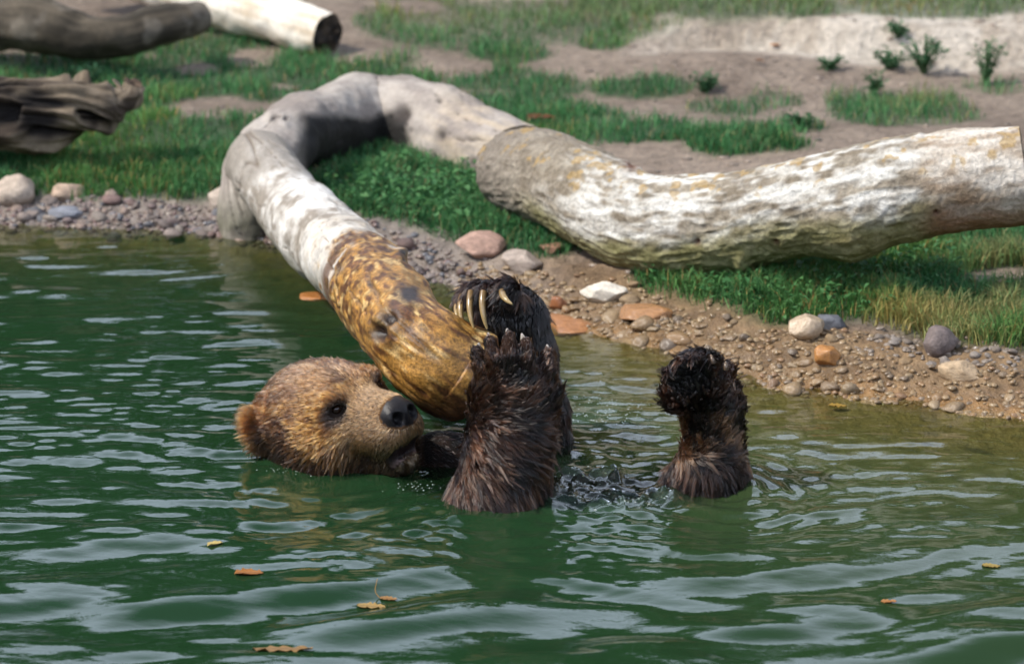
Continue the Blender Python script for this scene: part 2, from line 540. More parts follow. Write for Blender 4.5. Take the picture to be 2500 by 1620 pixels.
m_wood = attr_mat('weathered_wood', rough=0.8, detail=70, contrast=(0.82, 1.16), bump=0.5, dist=0.004)
M = Mat('worn_wet_wood')
nz1, nz2, nz3 = M.noise(150, 5.0, 0.7), M.noise(38, 4.0, 0.6, stretch=(1.0, 0.55, 1.6)), M.noise(420, 2.0, 0.5)
mot = M.math('MULTIPLY', M.ramp(nz1, 0.32, 0.68, 0.45, 1.55), M.ramp(nz2, 0.35, 0.65, 0.62, 1.35))
wetness = M.ramp(M.attr('rough', 'Fac'), 0.38, 0.8, 1.0, 0.25)
mm = M.n('MapRange'); mm.inputs[1].default_value = 0; mm.inputs[2].default_value = 1
mm.inputs[3].default_value = 1.0
M.l(wetness, mm.inputs[0]); M.l(mot, mm.inputs[4])
M.l(M.mul(M.attr('col'), mm.outputs[0]), M.b.inputs['Base Color'])
M.l(M.attr('rough', 'Fac'), M.b.inputs['Roughness'])
M.bump(nz1, 0.5, 0.004)
m_wetwood = M.m
m_bark = attr_mat('old_bark', rough=0.88, detail=85, contrast=(0.68, 1.28), bump=1.0, dist=0.007)
m_grain = attr_mat('end_grain', rough=0.9, detail=150, contrast=(0.7, 1.2), bump=0.5, dist=0.003)

def WR(px, py, Y, rpx):
    p = W(px, py, Y)
    return (*p, rpx * MPP(Y))

# -- the bent driftwood: grey trunk arching over the bank, with the limb the bear holds
drift = empty('driftwood_log', WZ(600, 575, 0))
tag(drift, 'bent bleached driftwood log arching from the bank to the bear, golden brown wet end', 'log')
def cracks(u, a, r, seed):
    cy = np.stack([u, a * r, 0 * u], -1) + 0.006 * np.stack([0 * u, noise(np.stack([u, a * r, 0 * u], -1), 0.09, seed + 1), 0 * u], -1)
    q = np.abs(noise(cy, (0.30, 0.030, 1), seed))
    return np.exp(-(q / 0.045) ** 2) * smooth(-0.1, 0.4, noise(cy, (0.2, 0.08, 1), seed + 2))
def d_trunk(P, u, a, r):
    return -0.009 * cracks(u, a, r, 104) + 0.0025 * noise(P, 0.035, 108) + 0.016 * noise(P, 0.16, 101) + 0.006 * noise(P, 0.06, 102) + 0.0015 * noise(P, (0.02), 103)
tr = tube([WR(604, 700, 9.28, 62), WR(600, 600, 9.3, 66), WR(606, 500, 9.33, 76), WR(640, 400, 9.42, 86), WR(705, 332, 9.6, 88), WR(800, 312, 9.85, 94), WR(900, 298, 10.05, 112),
           WR(1005, 306, 10.02, 118), WR(1100, 350, 9.9, 122), WR(1190, 388, 9.75, 110), WR(1262, 408, 9.65, 98)], 420, 130, d_trunk,
          knots=[(668, 278, 0.02, 0.006, 0.012), (700, 284, 0.015, 0.005, 0.010), (980, 275, 0.045, 0.0, 0.022), (1080, 330, 0.03, 0.004, 0.008), (1160, 395, 0.02, 0.004, 0.008)])
V = tr['V']
n1, n2 = fbm(V, 0.12, 4, 111), fbm(np.stack([tr['u'] * 0.18, np.cos(tr['a']) * .1, np.sin(tr['a']) * .1], 1), 0.02, 3, 112)
c = mix((0.235, 0.20, 0.175), (0.40, 0.355, 0.31), smooth(-0.5, 0.6, n1 + 0.6 * n2))
c = mix(c, (0.42, 0.33, 0.22), smooth(0.72, 0.95, tr['u'] / tr['L']) * smooth(-0.3, 0.4, n2) * 0.6)
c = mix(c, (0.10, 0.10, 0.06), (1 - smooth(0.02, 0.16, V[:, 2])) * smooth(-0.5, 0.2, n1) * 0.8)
c = mix(c, (0.06, 0.05, 0.042), cracks(tr['u'], tr['a'], np.repeat(tr['rad'], 130), 104) * 0.8)
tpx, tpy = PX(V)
arch_shade = smooth(272, 300, tpy + 18 * n1 + 0.10 * np.abs(tpx - 880)) * smooth(705, 760, tpx) * smooth(1015, 985, tpx + 30 * n1)  # shade under the arch, painted into the trunk colour
c = mix(c, (0.012, 0.011, 0.010), arch_shade)
c = mix(c, (0.05, 0.04, 0.035), tr['dark'])
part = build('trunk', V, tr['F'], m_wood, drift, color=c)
cv, cf, rr = cap(tr, 1, seed=6)
build('broken_end', cv, cf, m_grain, part, color=mix((0.10, 0.07, 0.05), (0.2, 0.15, 0.1), smooth(-.4, .5, noise(cv, 0.02, 7))))
# the limb
def d_limb(P, u, a, r):
    return -0.007 * cracks(u, a, r, 124) + 0.0022 * noise(P, 0.032, 128) + 0.008 * noise(P, 0.18, 121) + 0.004 * noise(P, 0.07, 122) + 0.0012 * noise(P, 0.018, 123)
LIMB = [WR(632, 395, 9.36, 78), WR(700, 488, 9.08, 86), WR(785, 580, 8.66, 98), WR(862, 645, 8.26, 102), WR(928, 726, 7.84, 104), WR(988, 802, 7.56, 110), WR(1050, 860, 7.46, 116), WR(1112, 902, 7.45, 122), WR(1140, 917, 7.46, 122)]
lb = tube(LIMB, 560, 170, d_limb, knots=[(938, 812, 0.040, 0.022, 0.040), (960, 786, 0.034, 0.018, 0.030), (975, 628, 0.016, 0.024, 0.006), (1000, 720, 0.05, 0.008, 0.0)])
V = lb['V']
t = lb['u'] / lb['L']
lx, ly = PX(V)
n1, n2, n3 = fbm(V, 0.11, 4, 131), fbm(V, 0.035, 3, 132), fbm(np.stack([lb['u'] * 0.35, np.cos(lb['a']) * .1, np.sin(lb['a']) * .1], 1), 0.016, 3, 133)
white = mix((0.24, 0.205, 0.165), (0.72, 0.69, 0.64), np.clip(0.42 + 1.2 * fbm(V, 0.16, 6, 136, 0.72) + 0.5 * n2 + 0.55 * n3 + 0.08, 0, 1))
n4 = noise(np.stack([lb['u'], lb['a'] * 0.1, 0 * t], 1), (0.030, 0.012, 1), 137) + 0.6 * noise(np.stack([lb['u'], lb['a'] * 0.1, 0 * t], 1), (0.014, 0.007, 1), 138)
gold = mix((0.34, 0.17, 0.035), (0.10, 0.038, 0.010), smooth(-0.3, 0.6, n4 * 0.7 + 0.6 * n2 + 0.3 * n1))
gold = mix(gold, (0.55, 0.37, 0.15), smooth(0.25, 0.8, n2 - 0.7 * n4) * 0.85)
g = smooth(0.56, 0.69, t + 0.13 * n1 + 0.10 * n2 + 0.09 * n3)
white = mix((0.25, 0.22, 0.185), white, smooth(0.03, 0.22, t + 0.08 * n1))
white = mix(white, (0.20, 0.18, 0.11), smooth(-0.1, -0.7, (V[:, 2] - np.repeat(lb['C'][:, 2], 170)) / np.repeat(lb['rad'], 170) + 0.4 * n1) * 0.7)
white = mix(white, (0.34, 0.24, 0.12), smooth(0.42, 0.62, t + 0.1 * n1) * np.clip(0.4 + n2 + n3, 0, 1) * 0.7)
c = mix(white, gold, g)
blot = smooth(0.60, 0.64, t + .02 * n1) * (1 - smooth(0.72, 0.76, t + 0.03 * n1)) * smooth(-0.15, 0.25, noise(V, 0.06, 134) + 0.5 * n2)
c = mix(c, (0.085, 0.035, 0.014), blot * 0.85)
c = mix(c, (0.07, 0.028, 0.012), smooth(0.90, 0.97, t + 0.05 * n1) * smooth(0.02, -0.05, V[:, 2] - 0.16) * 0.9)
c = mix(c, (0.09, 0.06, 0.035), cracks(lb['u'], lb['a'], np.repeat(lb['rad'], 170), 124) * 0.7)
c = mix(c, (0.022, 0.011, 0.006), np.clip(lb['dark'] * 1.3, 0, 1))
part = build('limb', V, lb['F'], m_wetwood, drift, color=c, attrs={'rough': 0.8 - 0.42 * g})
cv, cf, rr = cap(lb, 1, seed=9, rough=0.01)
build('worn_end', cv, cf, m_grain, part, color=mix((0.05, 0.022, 0.01), (0.13, 0.06, 0.025), smooth(-.4, .5, noise(cv, 0.02, 7))))

# -- the bark covered log lying on the right bank
def d_bark(P, u, a, r):
    cyl = np.stack([u * 1.0, a * r, 0 * u], -1)
    cyl = cyl + 0.006 * np.stack([noise(P, 0.06, 141), noise(P, 0.06, 142), 0 * u], -1)
    plate = 1 - np.abs(noise(cyl, (0.050, 0.017, 1), 143)) * 1.8
    fine = noise(cyl, (0.022, 0.008, 1), 144)
    strip = smooth(-0.02, 0.03, BARK_L - 0.24 - u + 0.04 * noise(P, 0.05, 148))   # bark gone at the sawn end
    knob = 0.015 * np.exp(-((u - 0.12) / 0.13) ** 2)
    return knob + 0.014 * noise(P, 0.25, 145) + 0.004 * noise(P, 0.08, 147) + strip * (0.005 + 0.0028 * np.clip(plate, -1, 1) + 0.0015 * fine) + 0.0012 * noise(P, 0.012, 146)
BARK = [WR(1252, 415, 9.28, 86), WR(1335, 435, 9.1, 100), WR(1432, 482, 8.9, 112), WR(1560, 545, 8.72, 116), WR(1730, 548, 8.60, 116), WR(1960, 510, 8.48, 118), WR(2220, 465, 8.40, 122), WR(2504, 424, 8.37, 124)]
BARK_L = spline(BARK, 50)[1][-1]
bk = tube(BARK, 780, 250, d_bark, knots=[(2080, 618, 0.07, 0.03, 0.0), (1700, 592, 0.014, 0.0, 0.012), (1895, 590, 0.012, 0.0, 0.010), (2285, 520, 0.014, 0.0, 0.010), (1810, 640, 0.018, 0.02, 0.0), (1540, 410, 0.03, 0.014, 0.01)])
V = bk['V']
n1, n2 = fbm(V, 0.14, 4, 151), fbm(V, 0.03, 3, 152)
cyl = np.stack([bk['u'], bk['a'] * 0.12, 0 * bk['u']], 1) + 0.006 * np.stack([noise(V, 0.06, 141), noise(V, 0.06, 142), 0 * bk['u']], 1)
worn = 0.7 * noise(cyl, (0.10, 0.030, 1), 153) + 0.8 * noise(cyl, (0.045, 0.013, 1), 154) + 0.35 * noise(cyl, (0.02, 0.008, 1), 156)
nrm_up = np.cos(bk['a'])          # about +1 on top, -1 beneath
brown = mix((0.20, 0.165, 0.12), (0.31, 0.27, 0.21), smooth(-0.4, 0.5, n2 + n1 * .5))
tt = bk['u'] / bk['L']
zc = np.repeat(bk['C'][:, 2], 250)
side = (V[:, 2] - zc) / np.repeat(bk['rad'], 250)                      # -1 beneath .. 1 on top
wmask = smooth(0.16, 0.40, tt) * smooth(-0.42, -0.05, side + 0.35 * n1)
c = mix(brown, (0.62, 0.60, 0.55), np.clip(0.32 + 0.85 * worn + 0.9 * n1 + 0.35 * n2, 0, 1) * wmask)
olive = mix((0.20, 0.19, 0.07), (0.30, 0.28, 0.13), smooth(-.4, .4, n2))
c = mix(c, olive, smooth(0.12, -0.4, side + 0.3 * n1) * smooth(0.1, 0.25, tt) * 0.85)
c = mix(c, (0.20, 0.17, 0.14), (1 - smooth(0.03, 0.22, tt + 0.03 * n1)) * 0.75)
wood_end = smooth(BARK_L - 0.28, BARK_L - 0.2, bk['u'] + 0.05 * n1)
c = mix(c, mix((0.30, 0.22, 0.15), (0.62, 0.56, 0.48), np.clip(0.45 + 0.5 * worn + 0.6 * n1 + 0.3 * side, 0, 1)), wood_end * 0.85)
c = mix(c, (0.26, 0.10, 0.035), wood_end * smooth(-0.1, -0.6, side + 0.5 * n1) * 0.6)
orange = smooth(0.45, 0.6, fbm(V, 0.04, 3, 155) + 0.25 * side)
c = mix(c, (0.36, 0.24, 0.09), orange * smooth(0.3, 0.7, side) * 0.7)
c = mix(c, (0.12, 0.05, 0.03), bk['dark'] * (side > -0.6))
bark_log = empty('bark_log', ground_at(1560, 660))
tag(bark_log, 'thick bark covered log with white worn patches, its sawn end raised over the grass', 'log')
part = build('trunk', V, bk['F'], m_bark, bark_log, color=c)
for e, nm in ((0, 'broken_end'), (1, 'sawn_end')):
    cv, cf, rr = cap(bk, e, seed=12, rough=0.012 if e == 0 else 0.003, cup=0.02 if e == 0 else 0)
    build(nm, cv, cf, m_grain, part, color=mix((0.10, 0.08, 0.06), (0.22, 0.17, 0.12), smooth(-.4, .5, np.sin(rr * 900) * .5 + noise(cv, 0.02, 7))))

# -- logs on the bank behind
def simple_log(name, label, path, cols, n=(160, 70), seed=200, bumpy=0.012, ends=(0, 1), end_col=((0.05, 0.035, 0.025), (0.11, 0.075, 0.05)), split=0.0):
    root = empty(name, (path[0][0], path[0][1], float(height(path[0][0], path[0][1]))))
    tag(root, label, 'log')
    def dd(P, u, a, r):
        h = bumpy * noise(P, 0.13, seed) + bumpy * 0.5 * noise(P, 0.05, seed + 1) + 0.0015 * noise(P, 0.02, seed + 2)
        if split:
            cy = np.stack([u, a * r, 0 * u], -1)
            h = h + split * noise(cy, (0.16, 0.022, 1), seed + 3) + split * 0.9 * np.tanh(9 * noise(cy, (0.12, 0.035, 1), seed + 4)) + split * 0.35 * noise(cy, (0.05, 0.009, 1), seed + 9)
        return h
    tb = tube(path, *n, dd)
    V = tb['V']
    f = smooth(-0.5, 0.5, fbm(V, 0.12, 4, seed + 5) + 0.4 * noise(np.stack([tb['u'], tb['a'] * .08, 0 * tb['u']], 1), (0.2, 0.012, 1), seed + 6))
    cc = mix(cols[0], cols[1], f)
    if split:
        cc = mix((0.006, 0.004, 0.003), cc, smooth(-0.35, 0.75, tb['h'] / split))
    if len(cols) > 2:
        cc = mix(cc, cols[2], smooth(0.15, 0.4, fbm(V, 0.09, 3, seed + 7)))
    part = build('trunk', V, tb['F'], m_wood, root, color=cc)
    for e in ends:
        cv, cf, rr = cap(tb, e, seed=seed, rough=0.02)
        build('cut_end', cv, cf, m_grain, part, color=mix(*end_col, smooth(-.4, .5, noise(cv, 0.03, seed))))
    return root
simple_log('shade_toned_log', 'bent log toned dark brown for shade, lying above the splintered log',
           [WR(-260, 20, 10.9, 62), WR(-60, 55, 10.85, 66), WR(90, 62, 10.8, 64), WR(200, 88, 10.75, 52), WR(290, 88, 10.75, 46), WR(390, 62, 10.8, 44), WR(492, 42, 10.9, 38)],
           [(0.025, 0.020, 0.013), (0.09, 0.072, 0.05), (0.13, 0.11, 0.085)], seed=210)  # browns kept dark so the colour carries the log's shade
simple_log('pale_log', 'pale bleached log with a dark sawn end facing the pond',
           [WR(200, -110, 11.6, 66), WR(450, -25, 11.35, 62), WR(640, 40, 11.15, 60), WR(800, 84, 10.98, 52)],
           [(0.55, 0.45, 0.33), (0.80, 0.74, 0.64)], seed=220, ends=(1,), end_col=((0.012, 0.01, 0.009), (0.07, 0.05, 0.035)))
simple_log('splintered_log', 'splintered log toned dark for shade, with a curled broken tip, jutting over the lawn',
           [WR(-420, 300, 9.72, 85), WR(-150, 290, 9.74, 82), WR(30, 275, 9.74, 78), WR(130, 268, 9.74, 68), WR(220, 262, 9.76, 50), WR(285, 250, 9.78, 30), WR(318, 228, 9.78, 16), WR(326, 205, 9.78, 4)],
           [(0.035, 0.024, 0.016), (0.23, 0.18, 0.125)], n=(320, 150), seed=230, bumpy=0.014, split=0.020)  # darkened wood tones stand in for shade on this log

# ------------------------------------------------------------------ the bear: one continuous body from a distance field
G0, G1, GS = np.array([-0.72, 6.86, -0.30]), np.array([0.66, 7.80, 0.42]), 0.0062
gn = np.ceil((G1 - G0) / GS).astype(int) + 1
ax = [G0[k] + GS * np.arange(gn[k]) for k in range(3)]
SD = np.full(gn, 0.2, np.float32)

def box_of(lo, hi, pad):
    sl = []
    for k in range(3):
        i0 = max(0, int((lo[k] - pad - G0[k]) / GS)); i1 = min(gn[k], int((hi[k] + pad - G0[k]) / GS) + 2)
        sl.append(slice(i0, max(i0 + 1, i1)))
    X = np.stack(np.meshgrid(*[ax[k][sl[k]] for k in range(3)], indexing='ij'), -1)
    return tuple(sl), X

def smin(a, b, k):
    h = np.clip(0.5 + 0.5 * (b - a) / k, 0, 1)
    return b * (1 - h) + a * h - k * h * (1 - h)

def d_ell(X, c, r, M=None):
    q = X - c
    if M is not None:
        q = q @ M
    r = np.asarray(r, float)
    k0 = np.linalg.norm(q / r, axis=-1)
    k1 = np.linalg.norm(q / (r * r), axis=-1)
    return k0 * (k0 - 1.0) / np.maximum(k1, 1e-6)

def add_ell(c, r, M=None, k=0.02, cut=False):
    rm = max(r)
    sl, X = box_of(np.asarray(c) - rm, np.asarray(c) + rm, 0.05 + k)
    d = d_ell(X, np.asarray(c), r, M)
    SD[sl] = -smin(-SD[sl], d, k) if cut else smin(SD[sl], d, k)

def add_cone(a, b, ra, rb, k=0.02):
    a, b = np.asarray(a, float), np.asarray(b, float)
    rm = max(ra, rb)
    sl, X = box_of(np.minimum(a, b) - rm, np.maximum(a, b) + rm, 0.05 + k)
    ab = b - a
    t = np.clip(((X - a) @ ab) / (ab @ ab), 0, 1)
    d = np.linalg.norm(X - a - t[..., None] * ab, axis=-1) - (ra + (rb - ra) * t)
    SD[sl] = smin(SD[sl], d, k)

def chain(pts, k=0.02):
    for p, q in zip(pts[:-1], pts[1:]):
        add_cone(p[:3], q[:3], p[3], q[3], k)

# head frame: f = muzzle, s = away from the camera, u = up
YAW, TIP, ROLL = R(46), R(14), R(12)
f = np.array([math.cos(YAW) * math.cos(TIP), -math.sin(YAW) * math.cos(TIP), math.sin(TIP)])
s0 = np.array([math.sin(YAW), math.cos(YAW), 0.0])
u0 = np.cross(s0, f) * -1.0
u0 = np.cross(f, s0)
sd = s0 * math.cos(ROLL) + u0 * math.sin(ROLL)
up = np.cross(f, sd)
HM = np.stack([f, sd, up], 1)                  # columns: head axes
HC = W(800, 1000, 7.42)
HS = 1.2
def H(a, b, c):
    return HC + HM @ (np.array([a, b, c]) * 0.01 * HS)
def hell(c, r, k=0.02, cut=False, tilt=None):
    M_ = HM
    if tilt is not None:
        axis, ang = tilt
        rot = np.array(Matrix.Rotation(ang, 3, Vector(axis)))
        M_ = HM @ rot
    add_ell(H(*c), [x * 0.01 * HS for x in r], M_, k * HS, cut)
def hcone(a, b, ra, rb, k=0.02):
    add_cone(H(*a), H(*b), ra * 0.01 * HS, rb * 0.01 * HS, k * HS)

def shape_bear():
    # trunk of the body, under water
    chain([(*W(1000, 1290, 7.52), 0.15), (*W(1180, 1330, 7.46), 0.19), (*W(1420, 1370, 7.42), 0.19), (*W(1640, 1350, 7.40), 0.16)], 0.06)
    chain([(*W(1150, 1380, 7.26), 0.16), (*W(1330, 1400, 7.22), 0.165), (*W(1560, 1400, 7.20), 0.16)], 0.06)
    # neck and shoulders
    hcone((-4, 0, -6), (-2, 2, -16), 10.5, 12, 0.05)
    add_ell(W(1085, 1150, 7.42), (0.105, 0.10, 0.085), None, 0.05)
    # head
    hell((-3.2, 0, -0.6), (11.3, 10.6, 9.6), 0.02)
    hell((3.2, 0, 1.4), (7.2, 7.8, 6.2), 0.03)
    for b in (-1, 1):
        hell((0.5, b * 5.8, -4.5), (9.0, 5.8, 8.0), 0.03)
        hell((7.2, b * 4.7, 3.6), (3.2, 2.7, 2.1), 0.02)
    hcone((6.5, 0, -2.2), (16.8, 0, -2.4), 6.3, 4.2, 0.03)
    hell((12.5, 0, 0.2), (7.0, 3.0, 2.2), 0.02)
    for b in (-1, 1):
        hell((14.4, b * 2.3, -4.6), (5.6, 3.1, 3.4), 0.018)
    hell((18.6, 0, -1.2), (2.3, 3.1, 1.9), 0.008)                # nose pad
    for b in (-1, 1):
        hell((19.1, b * 2.0, -1.3), (1.6, 1.4, 1.7), 0.006)
    hcone((3.5, 0, -9.0), (13.6, 0, -10.0), 6.2, 3.4, 0.03)      # lower jaw
    hell((15.6, 0, -9.3), (2.6, 2.8, 1.6), 0.012)                # lower lip
    hell((18.7, 0, -7.6), (3.2, 3.2, 1.0), 0.006, cut=True, tilt=((0, 1, 0), -0.55))     # open mouth
    for b in (-1, 1):
        hell((20.7, b * 1.75, -1.5), (1.8, 0.95, 1.2), 0.004, cut=True)   # nostrils
        hell((9.6, b * 5.2, 2.1), (1.4, 1.6, 0.8), 0.010, cut=True)       # eye sockets
    for b in (-1, 1):                                            # ears
        hell((-9.0, b * 9.6, 0.6), (2.2, 3.0, 4.0), 0.016, tilt=((0, 0, 1), b * -0.5))
    # near fore leg and paw, seen from the back of the paw
    Y = 7.13
    chain([(*W(1190, 1370, Y + 0.16), 0.125), (*W(1218, 1240, Y), 0.100), (*W(1240, 1100, Y), 0.080), (*W(1252, 1020, Y), 0.076), (*W(1260, 950, Y), 0.078)], 0.04)
    add_ell(W(1258, 955, Y), (0.086, 0.046, 0.056), None, 0.035)
    for a, b, r in FINGERS:
        chain([(*W(a[0], a[1], Y + a[2]), r * 1.12), (*W((a[0] + b[0]) / 2, (a[1] + b[1]) / 2, Y + (a[2] + b[2]) / 2 - 0.008), r * 1.05), (*W(b[0], b[1], Y + b[2]), r * 0.8)], 0.005)
    # far fore leg, hooked over the log
    Y = 7.52
    chain([(*W(1330, 1330, Y - 0.04), 0.085), (*W(1340, 1150, Y), 0.064), (*W(1318, 1000, Y), 0.055), (*W(1285, 860, Y), 0.058), (*W(1265, 790, Y), 0.064)], 0.03)
    add_ell(W(1238, 762, Y), (0.074, 0.07, 0.060), None, 0.03)
    for a, b, r in FINGERS2:
        chain([(*W(a[0], a[1], Y + a[2]), r * 1.2), (*W((a[0] + 2 * b[0]) / 3, min(a[1], b[1]) - 14, Y + (a[2] + 2 * b[2]) / 3), r * 1.1), (*W(b[0], b[1], Y + b[2]), r * 0.85)], 0.008)
    # hind leg: shank out of the water, sole of the foot turned left
    Y = 7.22
    chain([(*W(1660, 1400, Y + 0.12), 0.15), (*W(1712, 1240, Y + 0.02), 0.098), (*W(1736, 1150, Y), 0.068), (*W(1742, 1070, Y), 0.053), (*W(1738, 1000, Y), 0.054), (*W(1724, 940, Y), 0.055)], 0.035)
    add_ell(W(1700, 935, Y - 0.01), (0.056, 0.050, 0.054), None, 0.03)
    add_cone(W(1660, 965, Y - 0.03), W(1704, 900, Y - 0.02), 0.030, 0.034, 0.025)
    for px, py, dy in ((1646, 918, -0.045), (1672, 896, -0.05), (1704, 886, -0.045), (1736, 888, -0.03), (1762, 905, 0.0)):
        add_ell(W(px, py, Y + dy), (0.018, 0.019, 0.018), None, 0.014)

FINGERS = [((1190, 950, -0.02), (1166, 858, 0.0), 0.0175), ((1216, 930, -0.045), (1197, 836, -0.025), 0.0175), ((1250, 925, -0.05), (1243, 824, -0.03), 0.018),
           ((1286, 930, -0.045), (1284, 838, -0.025), 0.0175), ((1326, 945, -0.02), (1337, 866, -0.005), 0.0195)]
FINGERS2 = [((1195, 745, 0.02), (1122, 733, 0.05), 0.016), ((1198, 738, -0.01), (1130, 728, 0.015), 0.017), ((1208, 735, -0.03), (1150, 722, -0.015), 0.018), ((1228, 735, -0.045), (1180, 722, -0.05), 0.019), ((1262, 740, -0.05), (1228, 718, -0.085), 0.020)]
shape_bear()

def surface(F):
    """naive surface nets"""
    ins = F < 0
    cnt = np.zeros(np.array(F.shape) - 1, np.int8)
    for a in (0, 1):
        for b in (0, 1):
            for c in (0, 1):
                cnt += ins[a:F.shape[0] - 1 + a, b:F.shape[1] - 1 + b, c:F.shape[2] - 1 + c]
    act = (cnt > 0) & (cnt < 8)
    idx = np.full(cnt.shape, -1, np.int64)
    cells = np.argwhere(act)
    idx[act] = np.arange(len(cells))
    acc, num = np.zeros((len(cells), 3)), np.zeros(len(cells))
    corners = [(a, b, c) for a in (0, 1) for b in (0, 1) for c in (0, 1)]
    for A in corners:
        for k in range(3):
            if A[k] == 0:
                B = list(A); B[k] = 1
                fa = F[cells[:, 0] + A[0], cells[:, 1] + A[1], cells[:, 2] + A[2]]
                fb = F[cells[:, 0] + B[0], cells[:, 1] + B[1], cells[:, 2] + B[2]]
                x = (fa < 0) != (fb < 0)
                t = np.where(x, fa / np.where(fa == fb, 1, fa - fb), 0)
                p = np.repeat(np.array(A, float)[None], len(cells), 0)
                p[:, k] += t
                acc += p * x[:, None]
                num += x
    V = G0 + (cells + acc / num[:, None]) * GS
    quads = []
    for k in range(3):
        o1, o2 = (k + 1) % 3, (k + 2) % 3
        sl0 = [slice(None)] * 3; sl1 = [slice(None)] * 3
        sl0[k] = slice(0, -1); sl1[k] = slice(1, None)
        a, b = ins[tuple(sl0)], ins[tuple(sl1)]
        e = np.argwhere(a != b)
        e = e[(e[:, o1] > 0) & (e[:, o2] > 0) & (e[:, o1] < F.shape[o1] - 1) & (e[:, o2] < F.shape[o2] - 1)]
        flip = a[e[:, 0], e[:, 1], e[:, 2]]
        q = []
        for d1, d2 in ((1, 1), (0, 1), (0, 0), (1, 0)):
            c = e.copy(); c[:, o1] -= d1; c[:, o2] -= d2
            q.append(idx[c[:, 0], c[:, 1], c[:, 2]])
        q = np.stack(q, 1)
        q[~flip] = q[~flip][:, ::-1]
        quads.append(q)
    return V, np.concatenate(quads)

BV, BF = surface(SD)
for _ in range(2):                          # relax the steps of the grid
    e = np.concatenate([BF[:, [0, 1]], BF[:, [1, 2]], BF[:, [2, 3]], BF[:, [3, 0]]])
    acc, num = np.zeros_like(BV), np.zeros(len(BV))
    for k in range(3):
        acc[:, k] = np.bincount(e[:, 0], BV[e[:, 1], k], len(BV)) + np.bincount(e[:, 1], BV[e[:, 0], k], len(BV))
    num = np.bincount(e[:, 0], minlength=len(BV)) + np.bincount(e[:, 1], minlength=len(BV))
    BV = BV * 0.5 + 0.5 * acc / num[:, None]
bear = empty('brown_bear', (HC[0] + 0.3, HC[1], 0))
tag(bear, 'wet brown bear floating on its back in the pond, hugging the driftwood log', 'bear')

def head_local(P):
    return (P - HC) @ HM * (100 / HS)

def regions(P):
    px, py = PX(P)
    head = (px < 1034)
    hind = (px > 1560)
    near = ~head & ~hind & (P[:, 1] < 7.30) & (px > 1085)
    far = ~head & ~hind & ~near & ((py < 900) | (px > 1215))
    chest = ~head & ~hind & ~near & ~far
    return px, py, head, hind, near, far, chest

